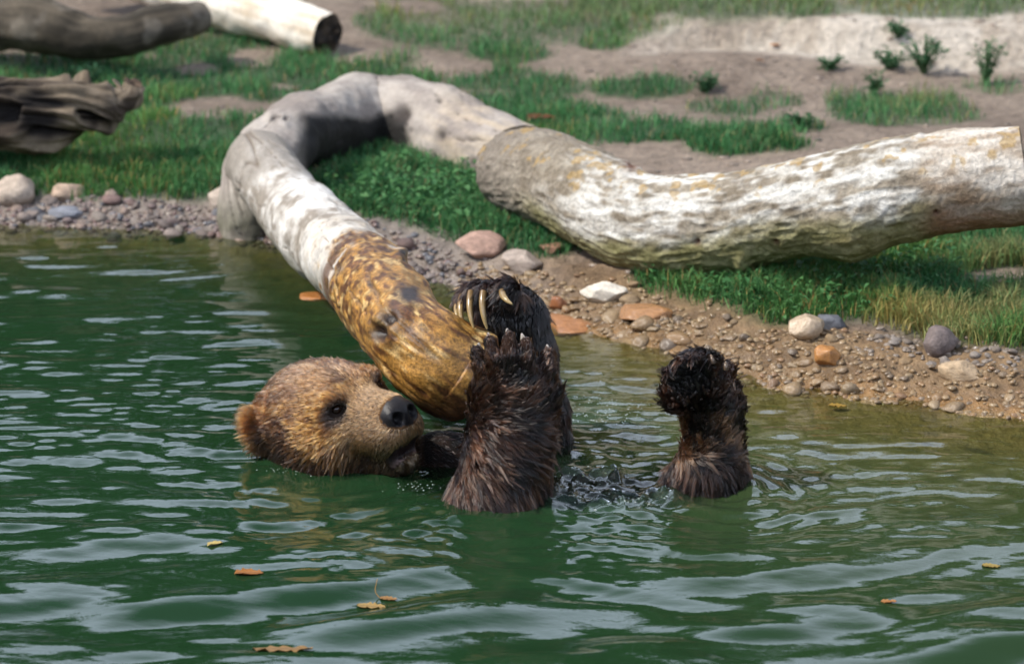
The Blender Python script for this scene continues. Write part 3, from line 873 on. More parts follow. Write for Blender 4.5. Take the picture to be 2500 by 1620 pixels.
def coat(P, N):
    """colour, length, comb direction, clumping of the coat at points P with normals N"""
    px, py, head, hind, near, far, chest = regions(P)
    L = head_local(P)
    n1, n2, n3 = fbm(P, 0.07, 3, 301), fbm(P, 0.02, 3, 302), fbm(P, 0.16, 2, 303)
    # -- colour
    c = mix((0.050, 0.016, 0.0035), (0.25, 0.102, 0.023), smooth(-0.5, 0.5, n1 * 0.8 + 0.8 * n2))
    c = mix(c, (0.13, 0.062, 0.032), smooth(4, 8, L[:, 2]) * 0.6)                      # crown
    c = mix(c, (0.13, 0.050, 0.014), smooth(-1, -9, L[:, 2]) * smooth(-9, 0, L[:, 0]) * (1 - smooth(8, 12, L[:, 0])) * 0.75)
    muz = smooth(8.5, 12.0, L[:, 0])
    c = mix(c, (0.18, 0.095, 0.040), muz * 0.8)
    c = mix(c, (0.13, 0.085, 0.045), smooth(-5.5, -8.5, L[:, 2]) * muz * 0.8)
    c = mix(c, (0.20, 0.11, 0.055), np.exp(-((L[:, 0] - 6.5) / 2.5) ** 2 - (np.abs(L[:, 1]) / 2.5) ** 2) * 0.5)
    for b in (-1, 1):
        d = np.sqrt(((L[:, 0] - 9.3) / 2.6) ** 2 + ((L[:, 1] - b * 5.5) / 2.8) ** 2 + ((L[:, 2] - 1.5 - 0.35 * (L[:, 0] - 9.3)) / 2.5) ** 2)
        c = mix(c, (0.035, 0.022, 0.016), 1 - smooth(0.6, 1.35, d))
    wet = smooth(0.085, 0.015, P[:, 2] + 0.04 * n1)
    c = mix(c, (0.022, 0.009, 0.0035), wet * 0.92)
    dark = mix((0.006, 0.003, 0.002), (0.034, 0.0135, 0.0065), smooth(-0.3, 0.6, n1 * 0.6 + n2 + 0.2 * n3))
    leg = ~head
    c[leg] = dark[leg]
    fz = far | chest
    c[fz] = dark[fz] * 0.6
    tuft = hind & (py > 1030) & (py < 1125)
    c[tuft] = mix(c, (0.075, 0.036, 0.018), smooth(-0.2, 0.4, n2 + n1))[tuft]
    sole = hind & (np.sqrt(((px - 1685) / 58) ** 2 + ((py - 935) / 54) ** 2) < 0.85 + 0.35 * n2) & (N[:, 1] < 0.35)
    palm = far & (((px - 1250) / 62) ** 2 + ((py - 785) / 50) ** 2 < 1) & (N[:, 1] < -0.1)
    c[sole | palm] = (0.006, 0.005, 0.005)
    # -- length
    ln = np.where(head, 0.018, 0.036)
    ln = np.where(head, ln + 0.014 * smooth(0, -8, L[:, 2]) * (1 - muz), ln)
    ln = np.where(head & (muz > 0.01), ln * (1 - 0.45 * muz), ln)
    for b in (-1, 1):
        d = np.linalg.norm(L - np.array([9.6, b * 5.2, 2.0]), axis=1)
        ln = np.where(head, ln * (0.15 + 0.85 * smooth(0.6, 3.0, d)), ln)
    chin = head & (L[:, 0] > 8) & (L[:, 2] < -8.5)
    ln[chin] = 0.016
    ear = head & (L[:, 0] < -5) & (np.abs(L[:, 1]) > 6)
    ln[ear] = 0.026
    ln[near & (py < 960)] *= 0.62
    ln[near & (py < 865)] *= 0.6
    ln[far] *= 0.62
    ln[far & (py < 720)] *= 1.2
    ln[hind] *= 0.85
    ln[chest] *= 0.4
    dn = np.sqrt(((L[:, 0] - 19.4) / 3.2) ** 2 + (L[:, 1] / 4.0) ** 2 + ((L[:, 2] + 0.9) / 2.75) ** 2)
    nose = head & (dn < 1.0)
    mouth = head & (L[:, 0] > 15.6) & (np.abs(L[:, 2] + 7.6 - 0.6 * (L[:, 0] - 18.6)) < 1.15)
    ln[sole | palm] = 0.014
    bald = nose | mouth
    # -- comb
    D = np.zeros_like(P)
    cheek = smooth(3, -7, L[:, 2])[:, None]
    hd = (HM @ np.array([-1.0, 0, 0.15]))[None] * (1 - cheek) + (HM @ np.array([-0.75, -0.0, -0.75]))[None] * cheek
    hd = hd + HM[:, 1][None] * (np.sign(L[:, 1]) * 0.35 * (1 - muz))[:, None]
    D[head] = hd[head]
    ix = (px - 1150) / 230.0
    up_ = smooth(1090, 990, py)
    low = smooth(1130, 1200, py)
    nd = np.stack([0.75 + 0 * px, 0 * px - 0.25, 0.95 * up_ - 0.30 * (1 - up_) - 0.9 * low], 1)
    fing = smooth(935, 880, py)
    nd = nd * (1 - fing[:, None]) + np.stack([(px - 1258) / 140, 0 * px - 0.1, 1.2 + 0 * px], 1) * fing[:, None]
    D[near] = nd[near]
    D[far] = np.stack([-0.5 * smooth(820, 740, py) + 0.15, 0 * px - 0.2, -0.7 + 0.9 * smooth(735, 700, py)], 1)[far]
    hdn = np.stack([(px - 1715) / 130, 0 * px - 0.35, 0.55 - 1.3 * smooth(1090, 1160, py)], 1)
    D[hind] = hdn[hind]
    D[chest] = (0.8, 0, -0.4)
    D = D + 0.28 * np.stack([n1, n2, noise(P, 0.05, 307)], 1)
    clump = np.where(head, (0.62 + 0.3 * wet + 0.25 * smooth(3, -6, L[:, 2])) * (1 - 0.55 * muz), 0.92)
    lift = np.where(head, 0.30 + 0.12 * muz, 0.17)
    lift = np.where(hind & (py < 1010), 0.62, lift)
    lift = np.where(ear, 0.7, lift)
    lift = lift * (1 - 0.7 * wet * head)
    return c, ln, D, clump, lift, bald, nose, mouth, sole | palm

def vert_normals(V, F):
    n = np.cross(V[F[:, 2]] - V[F[:, 0]], V[F[:, 3]] - V[F[:, 1]])
    out = np.stack([sum(np.bincount(F[:, j], n[:, k], len(V)) for j in range(4)) for k in range(3)], 1)
    return out / np.maximum(np.linalg.norm(out, axis=1), 1e-9)[:, None]

BN = vert_normals(BV, BF)
bc, bl, bD, bcl, blf, bbald, bnose, bmouth, bsole = coat(BV, BN)
L = head_local(BV)
skin = bc * 0.55
skin[bnose] = mix((0.007, 0.006, 0.007), (0.022, 0.020, 0.021), smooth(-0.6, 1.4, L[:, 2]))[bnose]  # nose paler on top: light from above put into the colour
skin[bmouth] = mix((0.018, 0.012, 0.012), (0.20, 0.13, 0.12), smooth(0.2, -0.9, L[:, 2] + 7.8 - 0.6 * (L[:, 0] - 18.6)) * 0.8)[bmouth]
brough = np.where(bnose, 0.42, np.where(bmouth, 0.35, 0.95))
M = Mat('bear_skin')
nz = M.noise(260, 3.0, 0.6)
M.l(M.attr('col'), M.b.inputs['Base Color'])
M.l(M.attr('rough', 'Fac'), M.b.inputs['Roughness'])
M.b.inputs['Specular IOR Level'].default_value = 0.25
M.bump(nz, 0.35, 0.002)
body = build('body', BV, BF, M.m, bear, color=skin, attrs={'rough': brough})

# where the body lies just under the surface the water over it is clear of murk
inside = SD < 0
kz = int((0.0 - G0[2]) / GS)
col_top = np.where(inside[:, :, :kz].any(2), ax[2][np.clip(kz - 1 - np.argmax(inside[:, :, :kz][:, :, ::-1], axis=2), 0, kz)], -9.0)
ii, jj = ((wx - G0[0]) / GS).astype(int), ((wy - G0[1]) / GS).astype(int)
okc = (ii >= 0) & (jj >= 0) & (ii < gn[0]) & (jj < gn[1])
over = np.full(len(wx), -9.0)
over[okc] = col_top[ii[okc], jj[okc]]
murk_b = np.minimum(murk, 1 - np.exp(-np.clip(-over, 0, 9) / 0.16))
water.data.attributes['murk'].data.foreach_set('value', murk_b.astype(np.float32))

# -- fur: strands combed over the body, drawn into wet points
def grow_fur(count, npt=5):
    T = np.concatenate([BF[:, [0, 1, 2]], BF[:, [0, 2, 3]]])
    A, B, C = BV[T[:, 0]], BV[T[:, 1]], BV[T[:, 2]]
    area = 0.5 * np.linalg.norm(np.cross(B - A, C - A), axis=1)
    mid = (A + B + C) / 3
    vn = (BN[T[:, 0]] + BN[T[:, 1]] + BN[T[:, 2]]) / 3
    px, py, head, hind, near, far, chest = regions(mid)
    w = area * (mid[:, 2] > -0.03) * np.where(head, 1.25 + 1.2 * smooth(8, 11, head_local(mid)[:, 0]), 1.0) * np.where(chest, 0.5, 1.0)
    view = np.einsum('ij,ij->i', vn, CAM - mid) / np.linalg.norm(CAM - mid, axis=1)
    w = w * np.where(view < -0.35, 0.15, 1.0)
    pick = rng.choice(len(T), count, p=w / w.sum())
    r1, r2 = np.sqrt(rng.random(count)), rng.random(count)
    wa, wb, wc = (1 - r1)[:, None], (r1 * (1 - r2))[:, None], (r1 * r2)[:, None]
    P = A[pick] * wa + B[pick] * wb + C[pick] * wc
    N = BN[T[pick, 0]] * wa + BN[T[pick, 1]] * wb + BN[T[pick, 2]] * wc
    N /= np.linalg.norm(N, axis=1)[:, None]
    c, ln, D, clump, lift, bald, *_ = coat(P, N)
    keep = ~bald & (ln > 0.0015)
    P, N, c, ln, D, clump, lift = (q[keep] for q in (P, N, c, ln, D, clump, lift))
    n = len(P)
    head = regions(P)[2]
    D = D - N * np.einsum('ij,ij->i', D, N)[:, None]
    D /= np.maximum(np.linalg.norm(D, axis=1), 1e-6)[:, None]
    D += rng.normal(0, 0.13, (n, 3))
    ln = ln * rng.uniform(0.65, 1.15, n)
    t = np.linspace(0, 1, npt)[None, :, None]
    nc = n // 12                                   # one lock of hair each
    ci = rng.choice(n, nc, replace=False)
    ln[ci] *= rng.uniform(0.75, 1.35, nc)
    D[ci] += rng.normal(0, 0.13, (nc, 3))
    S = P[:, None] - N[:, None] * 0.001 + (D[:, None] * t + N[:, None] * (lift[:, None, None] * t * (1.25 - 0.75 * t))) * ln[:, None, None]
    S[:, :, 2] -= (np.where(head, 0.10, 0.26) * ln)[:, None] * (t[0, :, 0] ** 2)[None]
    # clumps
    kd = KDTree(nc)
    for q, i in enumerate(ci):
        kd.insert(P[i], q)
    kd.balance()
    own = np.array([kd.find(p)[1] for p in P])
    G = S[ci][own]
    ck = (clump[:, None] * (np.linspace(0, 1, npt)[None] ** 1.3))[..., None]
    gdist = np.linalg.norm(P[ci][own] - P, axis=1)
    ck = ck * (gdist < 0.02)[:, None, None]
    S = S * (1 - ck) + G * ck
    var = rng.uniform(0.8, 1.25, n) * (0.35 + 1.35 * rng.random(nc)[own] ** 1.3)
    c = np.clip(c * var[:, None], 0.003, 0.8)
    gold = (rng.random(nc)[own] < np.where(head, 0.14, 0.12))
    c[gold] = np.clip(c[gold] * np.where(head, 1.5, 3.0)[gold][:, None] + 0.008, 0, 0.7)
    rad = np.where(head, 0.00032, 0.00040)[:, None] * np.array([1.0, 0.95, 0.8, 0.55, 0.15])[None]
    return S, rad, c

FUR_N = 300000
S, rad, fc = grow_fur(FUR_N)
hc = bpy.data.hair_curves.new('fur')
hc.add_curves([S.shape[1]] * len(S))
hc.position_data.foreach_set('vector', S.astype(np.float32).ravel())
a = hc.attributes.get('radius') or hc.attributes.new('radius', 'FLOAT', 'POINT')
a.data.foreach_set('value', rad.astype(np.float32).ravel())
a = hc.attributes.new('tint', 'FLOAT_COLOR', 'CURVE')
fc4 = np.ones((len(S), 4), np.float32); fc4[:, :3] = fc
a.data.foreach_set('color', fc4.ravel())
M = Mat('bear_fur')
M.t.nodes.remove(M.b)
hb = M.n('BsdfHairPrincipled')
hb.parametrization = 'COLOR'
hb.inputs['Roughness'].default_value = 0.18
hb.inputs['Radial Roughness'].default_value = 0.45
M.l(M.attr('tint'), hb.inputs['Color'])
M.l(hb.outputs[0], M.out.inputs['Surface'])
hc.materials.append(M.m)
fur = link(bpy.data.objects.new('fur', hc), bear)
scene.cycles_curves.shape = 'RIBBONS'

# -- eyes, claws
def ball(c, r, n=20, m=14):
    th = np.linspace(0, math.pi, m)[:, None]; ph = (np.arange(n) / n * 2 * math.pi)[None]
    V = np.stack([np.sin(th) * np.cos(ph), np.sin(th) * np.sin(ph), np.cos(th) + 0 * ph], -1).reshape(-1, 3) * r + np.asarray(c)
    i = np.arange(m - 1)[:, None] * n; j = np.arange(n)[None]; k = (j + 1) % n
    return V, np.stack([i + j, i + n + j, i + n + k, i + k], -1).reshape(-1, 4)
M = Mat('bear_eye')
M.b.inputs['Base Color'].default_value = (0.022, 0.010, 0.006, 1)
M.b.inputs['Roughness'].default_value = 0.06
for b in (-1, 1):
    V, F = ball(H(8.85, b * 4.95, 2.0), 0.0085 * HS)
    build('eye', V, F, M.m, bear)
m_claw = attr_mat('claw_horn', rough=0.25, spec=0.6, detail=220, contrast=(0.8, 1.15), bump=0.15, dist=0.001)
def claw(base, tip, bulge, r, col_a, col_b):
    base, tip, bulge = (np.asarray(q, float) for q in (base, tip, bulge))
    mid = (base + tip) / 2 + bulge
    pts = []
    for q in np.linspace(0, 1, 6):
        p = base * (1 - q) ** 2 + 2 * mid * q * (1 - q) + tip * q * q
        pts.append((*p, r * (1 - 0.72 * q ** 2.2)))
    tb = tube(pts, 18, 10)
    cv, cf, _ = cap(tb, 1, rings=2, rough=0, cup=0.002)
    V, F = join([(tb['V'], tb['F']), (cv, cf[0]), (cv, cf[1])])
    col = mix(col_a, col_b, np.clip(np.linalg.norm(V - base, axis=1) / np.linalg.norm(tip - base), 0, 1))
    build('claw', V, F, m_claw, bear, color=col)
amber, amber2 = (0.15, 0.085, 0.03), (0.38, 0.27, 0.12)
Yc = 7.52
for (a0, b0, d0, d1) in (((1122, 722), (1119, 786), 0.045, -0.03), ((1129, 720), (1131, 794), 0.0, -0.05), ((1150, 712), (1156, 800), -0.035, -0.085), ((1180, 712), (1189, 802), -0.07, -0.11), ((1226, 712), (1250, 742), -0.10, -0.15)):
    claw(W(*a0, Yc + d0), W(*b0, Yc + d1), np.array([-0.010, -0.016, 0.004]), 0.0078, amber, amber2)
pale, pale2 = (0.06, 0.045, 0.035), (0.30, 0.26, 0.21)
Yc = 7.13
for (a0, b0, d0, d1) in (((1166, 872), (1169, 838), 0.01, 0.03), ((1197, 852), (1192, 813), -0.015, 0.015), ((1243, 842), (1238, 803), -0.02, 0.01), ((1283, 854), (1274, 815), -0.012, 0.02), ((1337, 882), (1336, 842), 0.0, 0.03)):
    claw(W(*a0, Yc + d0), W(*b0, Yc + d1), np.array([0.0, -0.004, 0.004]), 0.0085, pale, pale2)
for px, py, q in ((1630, 915, -1), (1658, 888, -.5), (1692, 874, 0), (1733, 874, .4), (1766, 890, .8)):
    claw(W(px + 10 - 4 * q, py + 12, 7.16), W(px + 6 * q, py - 8, 7.17), np.array([0, -0.006, 0.004]), 0.0055, (0.03, 0.02, 0.015), (0.16, 0.11, 0.07))

# ------------------------------------------------------------------ stones
def ico(level):
    p = (1 + 5 ** 0.5) / 2
    V = [(-1, p, 0), (1, p, 0), (-1, -p, 0), (1, -p, 0), (0, -1, p), (0, 1, p), (0, -1, -p), (0, 1, -p), (p, 0, -1), (p, 0, 1), (-p, 0, -1), (-p, 0, 1)]
    F = [(0, 11, 5), (0, 5, 1), (0, 1, 7), (0, 7, 10), (0, 10, 11), (1, 5, 9), (5, 11, 4), (11, 10, 2), (10, 7, 6), (7, 1, 8), (3, 9, 4), (3, 4, 2), (3, 2, 6), (3, 6, 8), (3, 8, 9), (4, 9, 5), (2, 4, 11), (6, 2, 10), (8, 6, 7), (9, 8, 1)]
    V = [np.array(v) / np.linalg.norm(v) for v in V]
    for _ in range(level):
        cache, G = {}, []
        def midp(a, b):
            k = (min(a, b), max(a, b))
            if k not in cache:
                m = V[a] + V[b]
                V.append(m / np.linalg.norm(m)); cache[k] = len(V) - 1
            return cache[k]
        for a, b, c in F:
            x, y, z = midp(a, b), midp(b, c), midp(c, a)
            G += [(a, x, z), (b, y, x), (c, z, y), (x, y, z)]
        F = G
    return np.array(V), np.array(F)

def rock(level, seed, angular=0.0):
    V, F = ico(level)
    r = 1 + 0.16 * noise(V, 0.9, seed) + 0.07 * noise(V, 0.4, seed + 1)
    V = V * r[:, None]
    if angular:
        g = np.random.default_rng(seed)
        for _ in range(9):
            n = g.normal(size=3); n /= np.linalg.norm(n)
            d = V @ n - (0.82 - 0.25 * angular * g.random())
            V = V - np.clip(d, 0, None)[:, None] * n
    if level > 2:
        V = V * (1 + 0.018 * noise(V, 0.13, seed + 2) + 0.01 * noise(V, 0.06, seed + 3))[:, None]
    return V, F

M = Mat('stone')
oi = M.n('ObjectInfo')
nz = M.noise(7.0, 6.0, 0.65)
nz2 = M.noise(2.2, 2.0, 0.5)
M.l(M.mul(oi.outputs['Color'], M.math('MULTIPLY', M.ramp(nz, 0.3, 0.7, 0.72, 1.25), M.ramp(nz2, 0.35, 0.65, 0.82, 1.15))), M.b.inputs['Base Color'])
M.b.inputs['Roughness'].default_value = 0.62
M.bump(nz, 0.35, 0.05)
m_stone = M.m
M = Mat('wet_stone')
oi = M.n('ObjectInfo')
nz = M.noise(6.0, 6.0, 0.65)
M.l(M.mul(oi.outputs['Color'], M.ramp(nz, 0.3, 0.7, 0.70, 1.25)), M.b.inputs['Base Color'])
M.b.inputs['Roughness'].default_value = 0.22
M.b.inputs['Specular IOR Level'].default_value = 0.6
M.bump(nz, 0.3, 0.05)
m_wetstone = M.m

def big_stone(name, label, px, py, w, h, depth, col, seed, angular=0.0, wet=False, rz=0.0, sink=0.25, z=None, tilt=0.0):
    g = ground_at(px, py + h * 0.30) if z is None else WZ(px, py, z)
    m_ = MPP(g[1])
    V, F = rock(3, seed, angular)
    rx, rzz = w * m_ / 2, h * m_ / 2 * 1.12
    ry = depth * rx
    me_scale = np.array([rx, ry, rzz])
    o = build(name, V, F, m_wetstone if wet else m_stone)
    o.scale = me_scale
    o.location = (g[0], g[1] + ry * 0.25, g[2] + rzz * (1 - 2 * sink) if z is None else z)
    o.rotation_euler = (tilt, 0, rz)
    o.color = (*col, 1)
    tag(o, label, 'stone')
    return o
big_stone('boulder', 'smooth rounded pink boulder at the edge of the leafy grass', 1178, 602, 134, 62, 0.75, (0.40, 0.25, 0.19), 401, 0.25, rz=0.1, sink=0.15)
big_stone('boulder', 'flat tan grey slab below the pink boulder', 1275, 643, 116, 70, 0.7, (0.36, 0.29, 0.24), 405, 0.7, rz=-0.35)
big_stone('boulder', 'small rusty flat stone beside the tan grey slab', 1345, 606, 62, 26, 0.8, (0.28, 0.15, 0.09), 406, 0.5)
big_stone('boulder', 'angular white stone on the sandy bank under the bark log', 1478, 714, 112, 56, 0.6, (0.66, 0.60, 0.50), 408, 1.0, rz=-0.3)
big_stone('boulder', 'flat orange stone set in the bank below the white stone', 1570, 768, 150, 40, 0.7, (0.34, 0.17, 0.07), 410, 1.0, wet=True, rz=-0.5)
big_stone('boulder', 'wet red brown stone beside the far paw of the bear', 1362, 740, 44, 40, 0.8, (0.30, 0.12, 0.05), 412, 0.6, wet=True)
big_stone('boulder', 'tan boulder lit on its left side with wet sparkle at the lawn edge', 1972, 800, 96, 66, 0.8, (0.46, 0.35, 0.24), 414, 0.5, wet=True)
big_stone('boulder', 'blue grey rounded stone behind the tan boulder', 2028, 792, 84, 52, 0.7, (0.12, 0.125, 0.14), 416, 0.2)
big_stone('boulder', 'dark purplish pointed rock at the lower edge of the lawn', 2292, 838, 104, 88, 0.8, (0.16, 0.125, 0.115), 421, 1.0, rz=0.4)
big_stone('boulder', 'orange brown wet stone set in the pebbly bank', 2022, 868, 70, 60, 0.8, (0.42, 0.19, 0.055), 420, 0.9, wet=True)
big_stone('boulder', 'flat tan slab below the dark pointed rock', 2345, 905, 120, 56, 0.6, (0.44, 0.32, 0.20), 422, 0.9, rz=-0.45)
big_stone('boulder', 'large pale stone beside the tan stone on the far pebble edge', 34, 470, 118, 76, 0.8, (0.42, 0.34, 0.27), 424, 0.4)
big_stone('boulder', 'rounded tan stone beside the large pale one on the far edge', 168, 474, 92, 52, 0.8, (0.40, 0.29, 0.21), 426, 0.2)
big_stone('boulder', 'pale pinkish boulder against the foot of the driftwood trunk', 545, 490, 84, 66, 0.8, (0.46, 0.38, 0.31), 428, 0.3, sink=0.2)
big_stone('boulder', 'flat blue grey stone at the far water edge', 165, 520, 104, 26, 0.6, (0.20, 0.21, 0.24), 430, 0.2)
big_stone('boulder', 'submerged flat orange slab just behind the near paw', 1395, 800, 190, 44, 0.9, (0.34, 0.15, 0.055), 432, 1.0, wet=True, z=-0.006, rz=-0.3)
big_stone('boulder', 'flat orange slab in the water beside the driftwood limb', 775, 727, 96, 16, 0.9, (0.40, 0.16, 0.045), 434, 1.0, wet=True, z=-0.002)

# the pebbles of the bank: the larger ones each an object of the ground, the small ones one mass
PEB = []
for k in range(6):
    V, F = rock(1, 440 + 3 * k, 0.9 if k % 2 else 0.4)
    for m_ in (m_stone, m_wetstone):
        me_o = build('stone', V, F, m_, ground)
        PEB.append(me_o)
PAL_R = np.array([(0.36, 0.24, 0.125), (0.42, 0.31, 0.18), (0.32, 0.19, 0.085), (0.27, 0.20, 0.13), (0.44, 0.34, 0.21), (0.17, 0.155, 0.14), (0.28, 0.15, 0.08), (0.38, 0.27, 0.15), (0.34, 0.24, 0.14), (0.40, 0.29, 0.17)])
PAL_L = np.array([(0.24, 0.19, 0.165), (0.30, 0.24, 0.205), (0.16, 0.16, 0.175), (0.34, 0.25, 0.20), (0.27, 0.20, 0.185), (0.36, 0.30, 0.25), (0.22, 0.14, 0.12)])
def shore_points(n, big):
    out = []
    while len(out) < n:
        m = 4000
        e0, e1 = (-20, 2530) if big else (-380, 2850)
        px = np.where(rng.random(m) < 0.55, rng.uniform(e0, 1350, m), rng.uniform(1250, e1, m))
        py = np.interp(px, [q[0] for q in SHORE_PX], [q[1] for q in SHORE_PX])
        d = FWD + RGT * ((px - 1250) * KPX)[:, None] + UPV * ((810 - py) * KPX)[:, None]
        p = CAM + d * (CAM_H / -d[:, 2:3])
        wdt = np.interp(px, [0, 570, 1100, 1450, 1900, 2500], [.13, .13, .19, .20, .20, .28])
        off = rng.uniform(-0.03, wdt)
        x, y = p[:, 0] + rng.normal(0, 0.03, m), p[:, 1] + off * np.where(px > 1400, 1.35, 1.0)
        sdist = shore_dist(x, y)
        ok = (sdist > -0.05) & (sdist < wdt + 0.05)
        q = np.stack([x, y, height(x, y)], 1)[ok]
        out += list(zip(q, px[ok], sdist[ok]))
    return out[:n]
first = set()
for q, px, sdist in shore_points(300, True):
    wetq = sdist < 0.14 and px > 1000
    src = PEB[2 * int(rng.integers(6)) + (1 if wetq else 0)]
    if src.name not in first:
        first.add(src.name); o = src
    else:
        o = src.copy(); scene.collection.objects.link(o)
    r = rng.uniform(0.008, 0.017) * (1.6 if rng.random() < 0.22 else 1.0)
    o.scale = (r * rng.uniform(0.9, 1.5), r * rng.uniform(0.8, 1.2), r * rng.uniform(0.55, 0.85))
    o.location = (q[0], q[1], q[2] + r * (rng.uniform(-0.25, 0.22) if px > 1150 else rng.uniform(0.0, 0.45)))
    o.rotation_euler = (rng.normal(0, 0.25), rng.normal(0, 0.25), rng.uniform(0, 6.28))
    pal = PAL_L if px < 1150 else PAL_R
    col = pal[rng.integers(len(pal))] * rng.uniform(0.5, 0.85)
    if px > 2150 and sdist > 0.15:
        col = np.array((0.16, 0.16, 0.165)) * rng.uniform(0.7, 1.5)  # grey band: shade on the upper bank put into the stone colour
    if px > 1150:
        col = col * 0.6 + np.array((0.25, 0.16, 0.08)) * 0.4
    o.color = (*np.clip(col, 0, 1), 1)
for o in PEB:
    if o.name not in first:
        bpy.data.objects.remove(o)
parts, pc = [], []
for q, px, sdist in shore_points(4200, False):
    V, F = ROCKS[int(rng.integers(6))] if 'ROCKS' in globals() else (None, None)
    if V is None:
        ROCKS = [rock(1, 470 + 3 * k, 0.8) for k in range(6)]
        V, F = ROCKS[0]
    r = rng.uniform(0.0035, 0.0095)
    an = rng.uniform(0, 6.28)
    X = V * np.array([r * 1.3, r, r * 0.75])
    X = np.stack([X[:, 0] * math.cos(an) - X[:, 1] * math.sin(an), X[:, 0] * math.sin(an) + X[:, 1] * math.cos(an), X[:, 2]], 1)
    parts.append((X + q + np.array([0, 0, r * rng.uniform(-0.4, 0.25)]), F))
    pal = PAL_L if px < 1150 else PAL_R
    col = pal[rng.integers(len(pal))] * rng.uniform(0.45, 0.85)
    if px > 2150 and sdist > 0.15:
        col = np.array((0.15, 0.15, 0.155)) * rng.uniform(0.7, 1.4)  # same shaded band, painted into the small pebbles
    if px > 1150:
        col = col * 0.5 + np.array((0.23, 0.15, 0.075)) * 0.5
    pc.append(np.repeat(np.clip(col, 0, 1)[None], len(V), 0))
V, F = join(parts)
m_peb = attr_mat('fine_pebbles', rough=0.28, spec=0.5, detail=150, contrast=(0.8, 1.2), bump=0.2)
tag(build('pebbles', V, F, m_peb, ground, color=np.concatenate(pc)), kind='stuff')

q_ = np.stack([rng.uniform(-2.2, 2.2, 9000), rng.uniform(8.6, 13.0, 9000)], 1)
q_ = np.concatenate([q_, height(q_[:, 0], q_[:, 1])[:, None]], 1)
q_ = q_[(grass_amount(q_) < 0.25) & (shore_dist(q_[:, 0], q_[:, 1]) > 0.2)][:1500]
C0, CF = rock(0, 490, 0.0)
parts, pc = [], []
for q in q_:
    r = 0.0025 + 0.008 * rng.random() ** 3
    parts.append((C0 * np.array([r * rng.uniform(0.8, 2.2), r, r * 0.7]) + q, CF))
    pc.append(np.repeat((np.array((0.20, 0.155, 0.12)) * rng.uniform(0.35, 1.5))[None], len(C0), 0))
V, F = join(parts)
tag(build('clods', V, F, m_peb, ground, color=np.concatenate(pc)), kind='stuff')

# ------------------------------------------------------------------ grass, leafy ground cover, weeds
m_leaf = Mat('grass_blade')
m_leaf.l(m_leaf.attr('col'), m_leaf.b.inputs['Base Color'])
m_leaf.b.inputs['Roughness'].default_value = 0.55
m_leaf.b.inputs['Specular IOR Level'].default_value = 0.25
tl = m_leaf.n('BsdfTranslucent')
m_leaf.l(m_leaf.attr('col'), tl.inputs['Color'])
ms = m_leaf.n('MixShader'); ms.inputs[0].default_value = 0.3
m_leaf.l(m_leaf.b.outputs[0], ms.inputs[1]); m_leaf.l(tl.outputs[0], ms.inputs[2])
m_leaf.l(ms.outputs[0], m_leaf.out.inputs['Surface'])
m_leaf = m_leaf.m

def blades(P, length, width, lean, col, seed):
    """curved tapering blades, five points each"""
    g = np.random.default_rng(seed)
    n = len(P)
    an, yaw = g.uniform(0, 6.283, n), g.uniform(0, 6.283, n)
    side = np.stack([np.cos(yaw), np.sin(yaw), 0 * yaw], 1) * (width / 2)[:, None]
    ld = np.stack([np.cos(an), np.sin(an), 0 * an], 1) * (lean * length)[:, None]
    upv = np.array([0, 0, 1.0])
    m1 = P + ld * 0.3 + upv * (length * 0.55)[:, None]
    tip = P + ld + upv * (length * np.sqrt(np.clip(1 - (lean * 0.8) ** 2, 0.1, 1)))[:, None]
    V = np.stack([P - side - upv * 0.005, P + side - upv * 0.005, m1 + side * 0.75, m1 - side * 0.75, tip], 1).reshape(-1, 3)
    b = (np.arange(n) * 5)[:, None]
    return V, [b + np.array([[0, 1, 2, 3]]), b + np.array([[3, 2, 4]])], np.repeat(col, 5, 0)

def sample_ground(n, x0, x1, y0, y1):
    x, y = rng.uniform(x0, x1, n), rng.uniform(y0, y1, n)
    P = np.stack([x, y, height(x, y)], 1)
    px, py = PX(P)
    ok = (px > -420) & (px < 2900) & (py > -160) & (py < 1250)
    return P[ok]
P = np.concatenate([sample_ground(300000, -1.8, 1.95, 7.9, 9.9), sample_ground(210000, -2.3, 2.3, 9.9, 13.5)])
ga = grass_amount(P)
patch = fbm(P[:, :2], 0.13, 3, 501)
P = P[rng.random(len(P)) < np.clip(ga * (0.85 + 0.5 * patch), 0, 1) ** 1.2]
px, py = PX(P)
n = len(P)
patch = fbm(P[:, :2], 0.13, 3, 501); dry = fbm(P[:, :2], 0.3, 3, 503)
ln = rng.uniform(0.016, 0.048, n) * (1 + 0.6 * patch) * (1 + 0.35 * smooth(1600, 2000, px) * smooth(600, 650, py))
gr = mix((0.032, 0.135, 0.045), (0.090, 0.25, 0.09), smooth(-0.5, 0.5, patch + rng.normal(0, 0.3, n)))
dryness = smooth(0.05, 0.5, dry + 0.5 * np.exp(-((px - 2420) / 220) ** 2 - ((py - 770) / 70) ** 2) + rng.normal(0, 0.15, n)) * smooth(1600, 2000, px)
dryness = np.maximum(dryness, 0.55 * smooth(130, 20, py) * smooth(800, 1000, px))
gr = mix(gr, (0.30, 0.29, 0.13), dryness * rng.uniform(0.3, 1, n))
deadb = rng.random(n) < 0.09
gr[deadb] = mix((0.20, 0.17, 0.07), (0.34, 0.29, 0.14), rng.random(int(deadb.sum())))
gr = mix(gr, gr * np.array((1.5, 1.12, 0.8)), smooth(-0.2, 0.6, fbm(P[:, :2], 0.4, 2, 507)))
gr = gr * rng.uniform(0.6, 1.3, n)[:, None]
V, F, C = blades(P, ln, rng.uniform(0.0022, 0.0042, n), rng.uniform(0.1, 1.05, n), gr, 505)
tag(build('grass', V, F, m_leaf, color=C), 'short green grass growing in patches on the sandy bank', 'grass', kind='stuff')

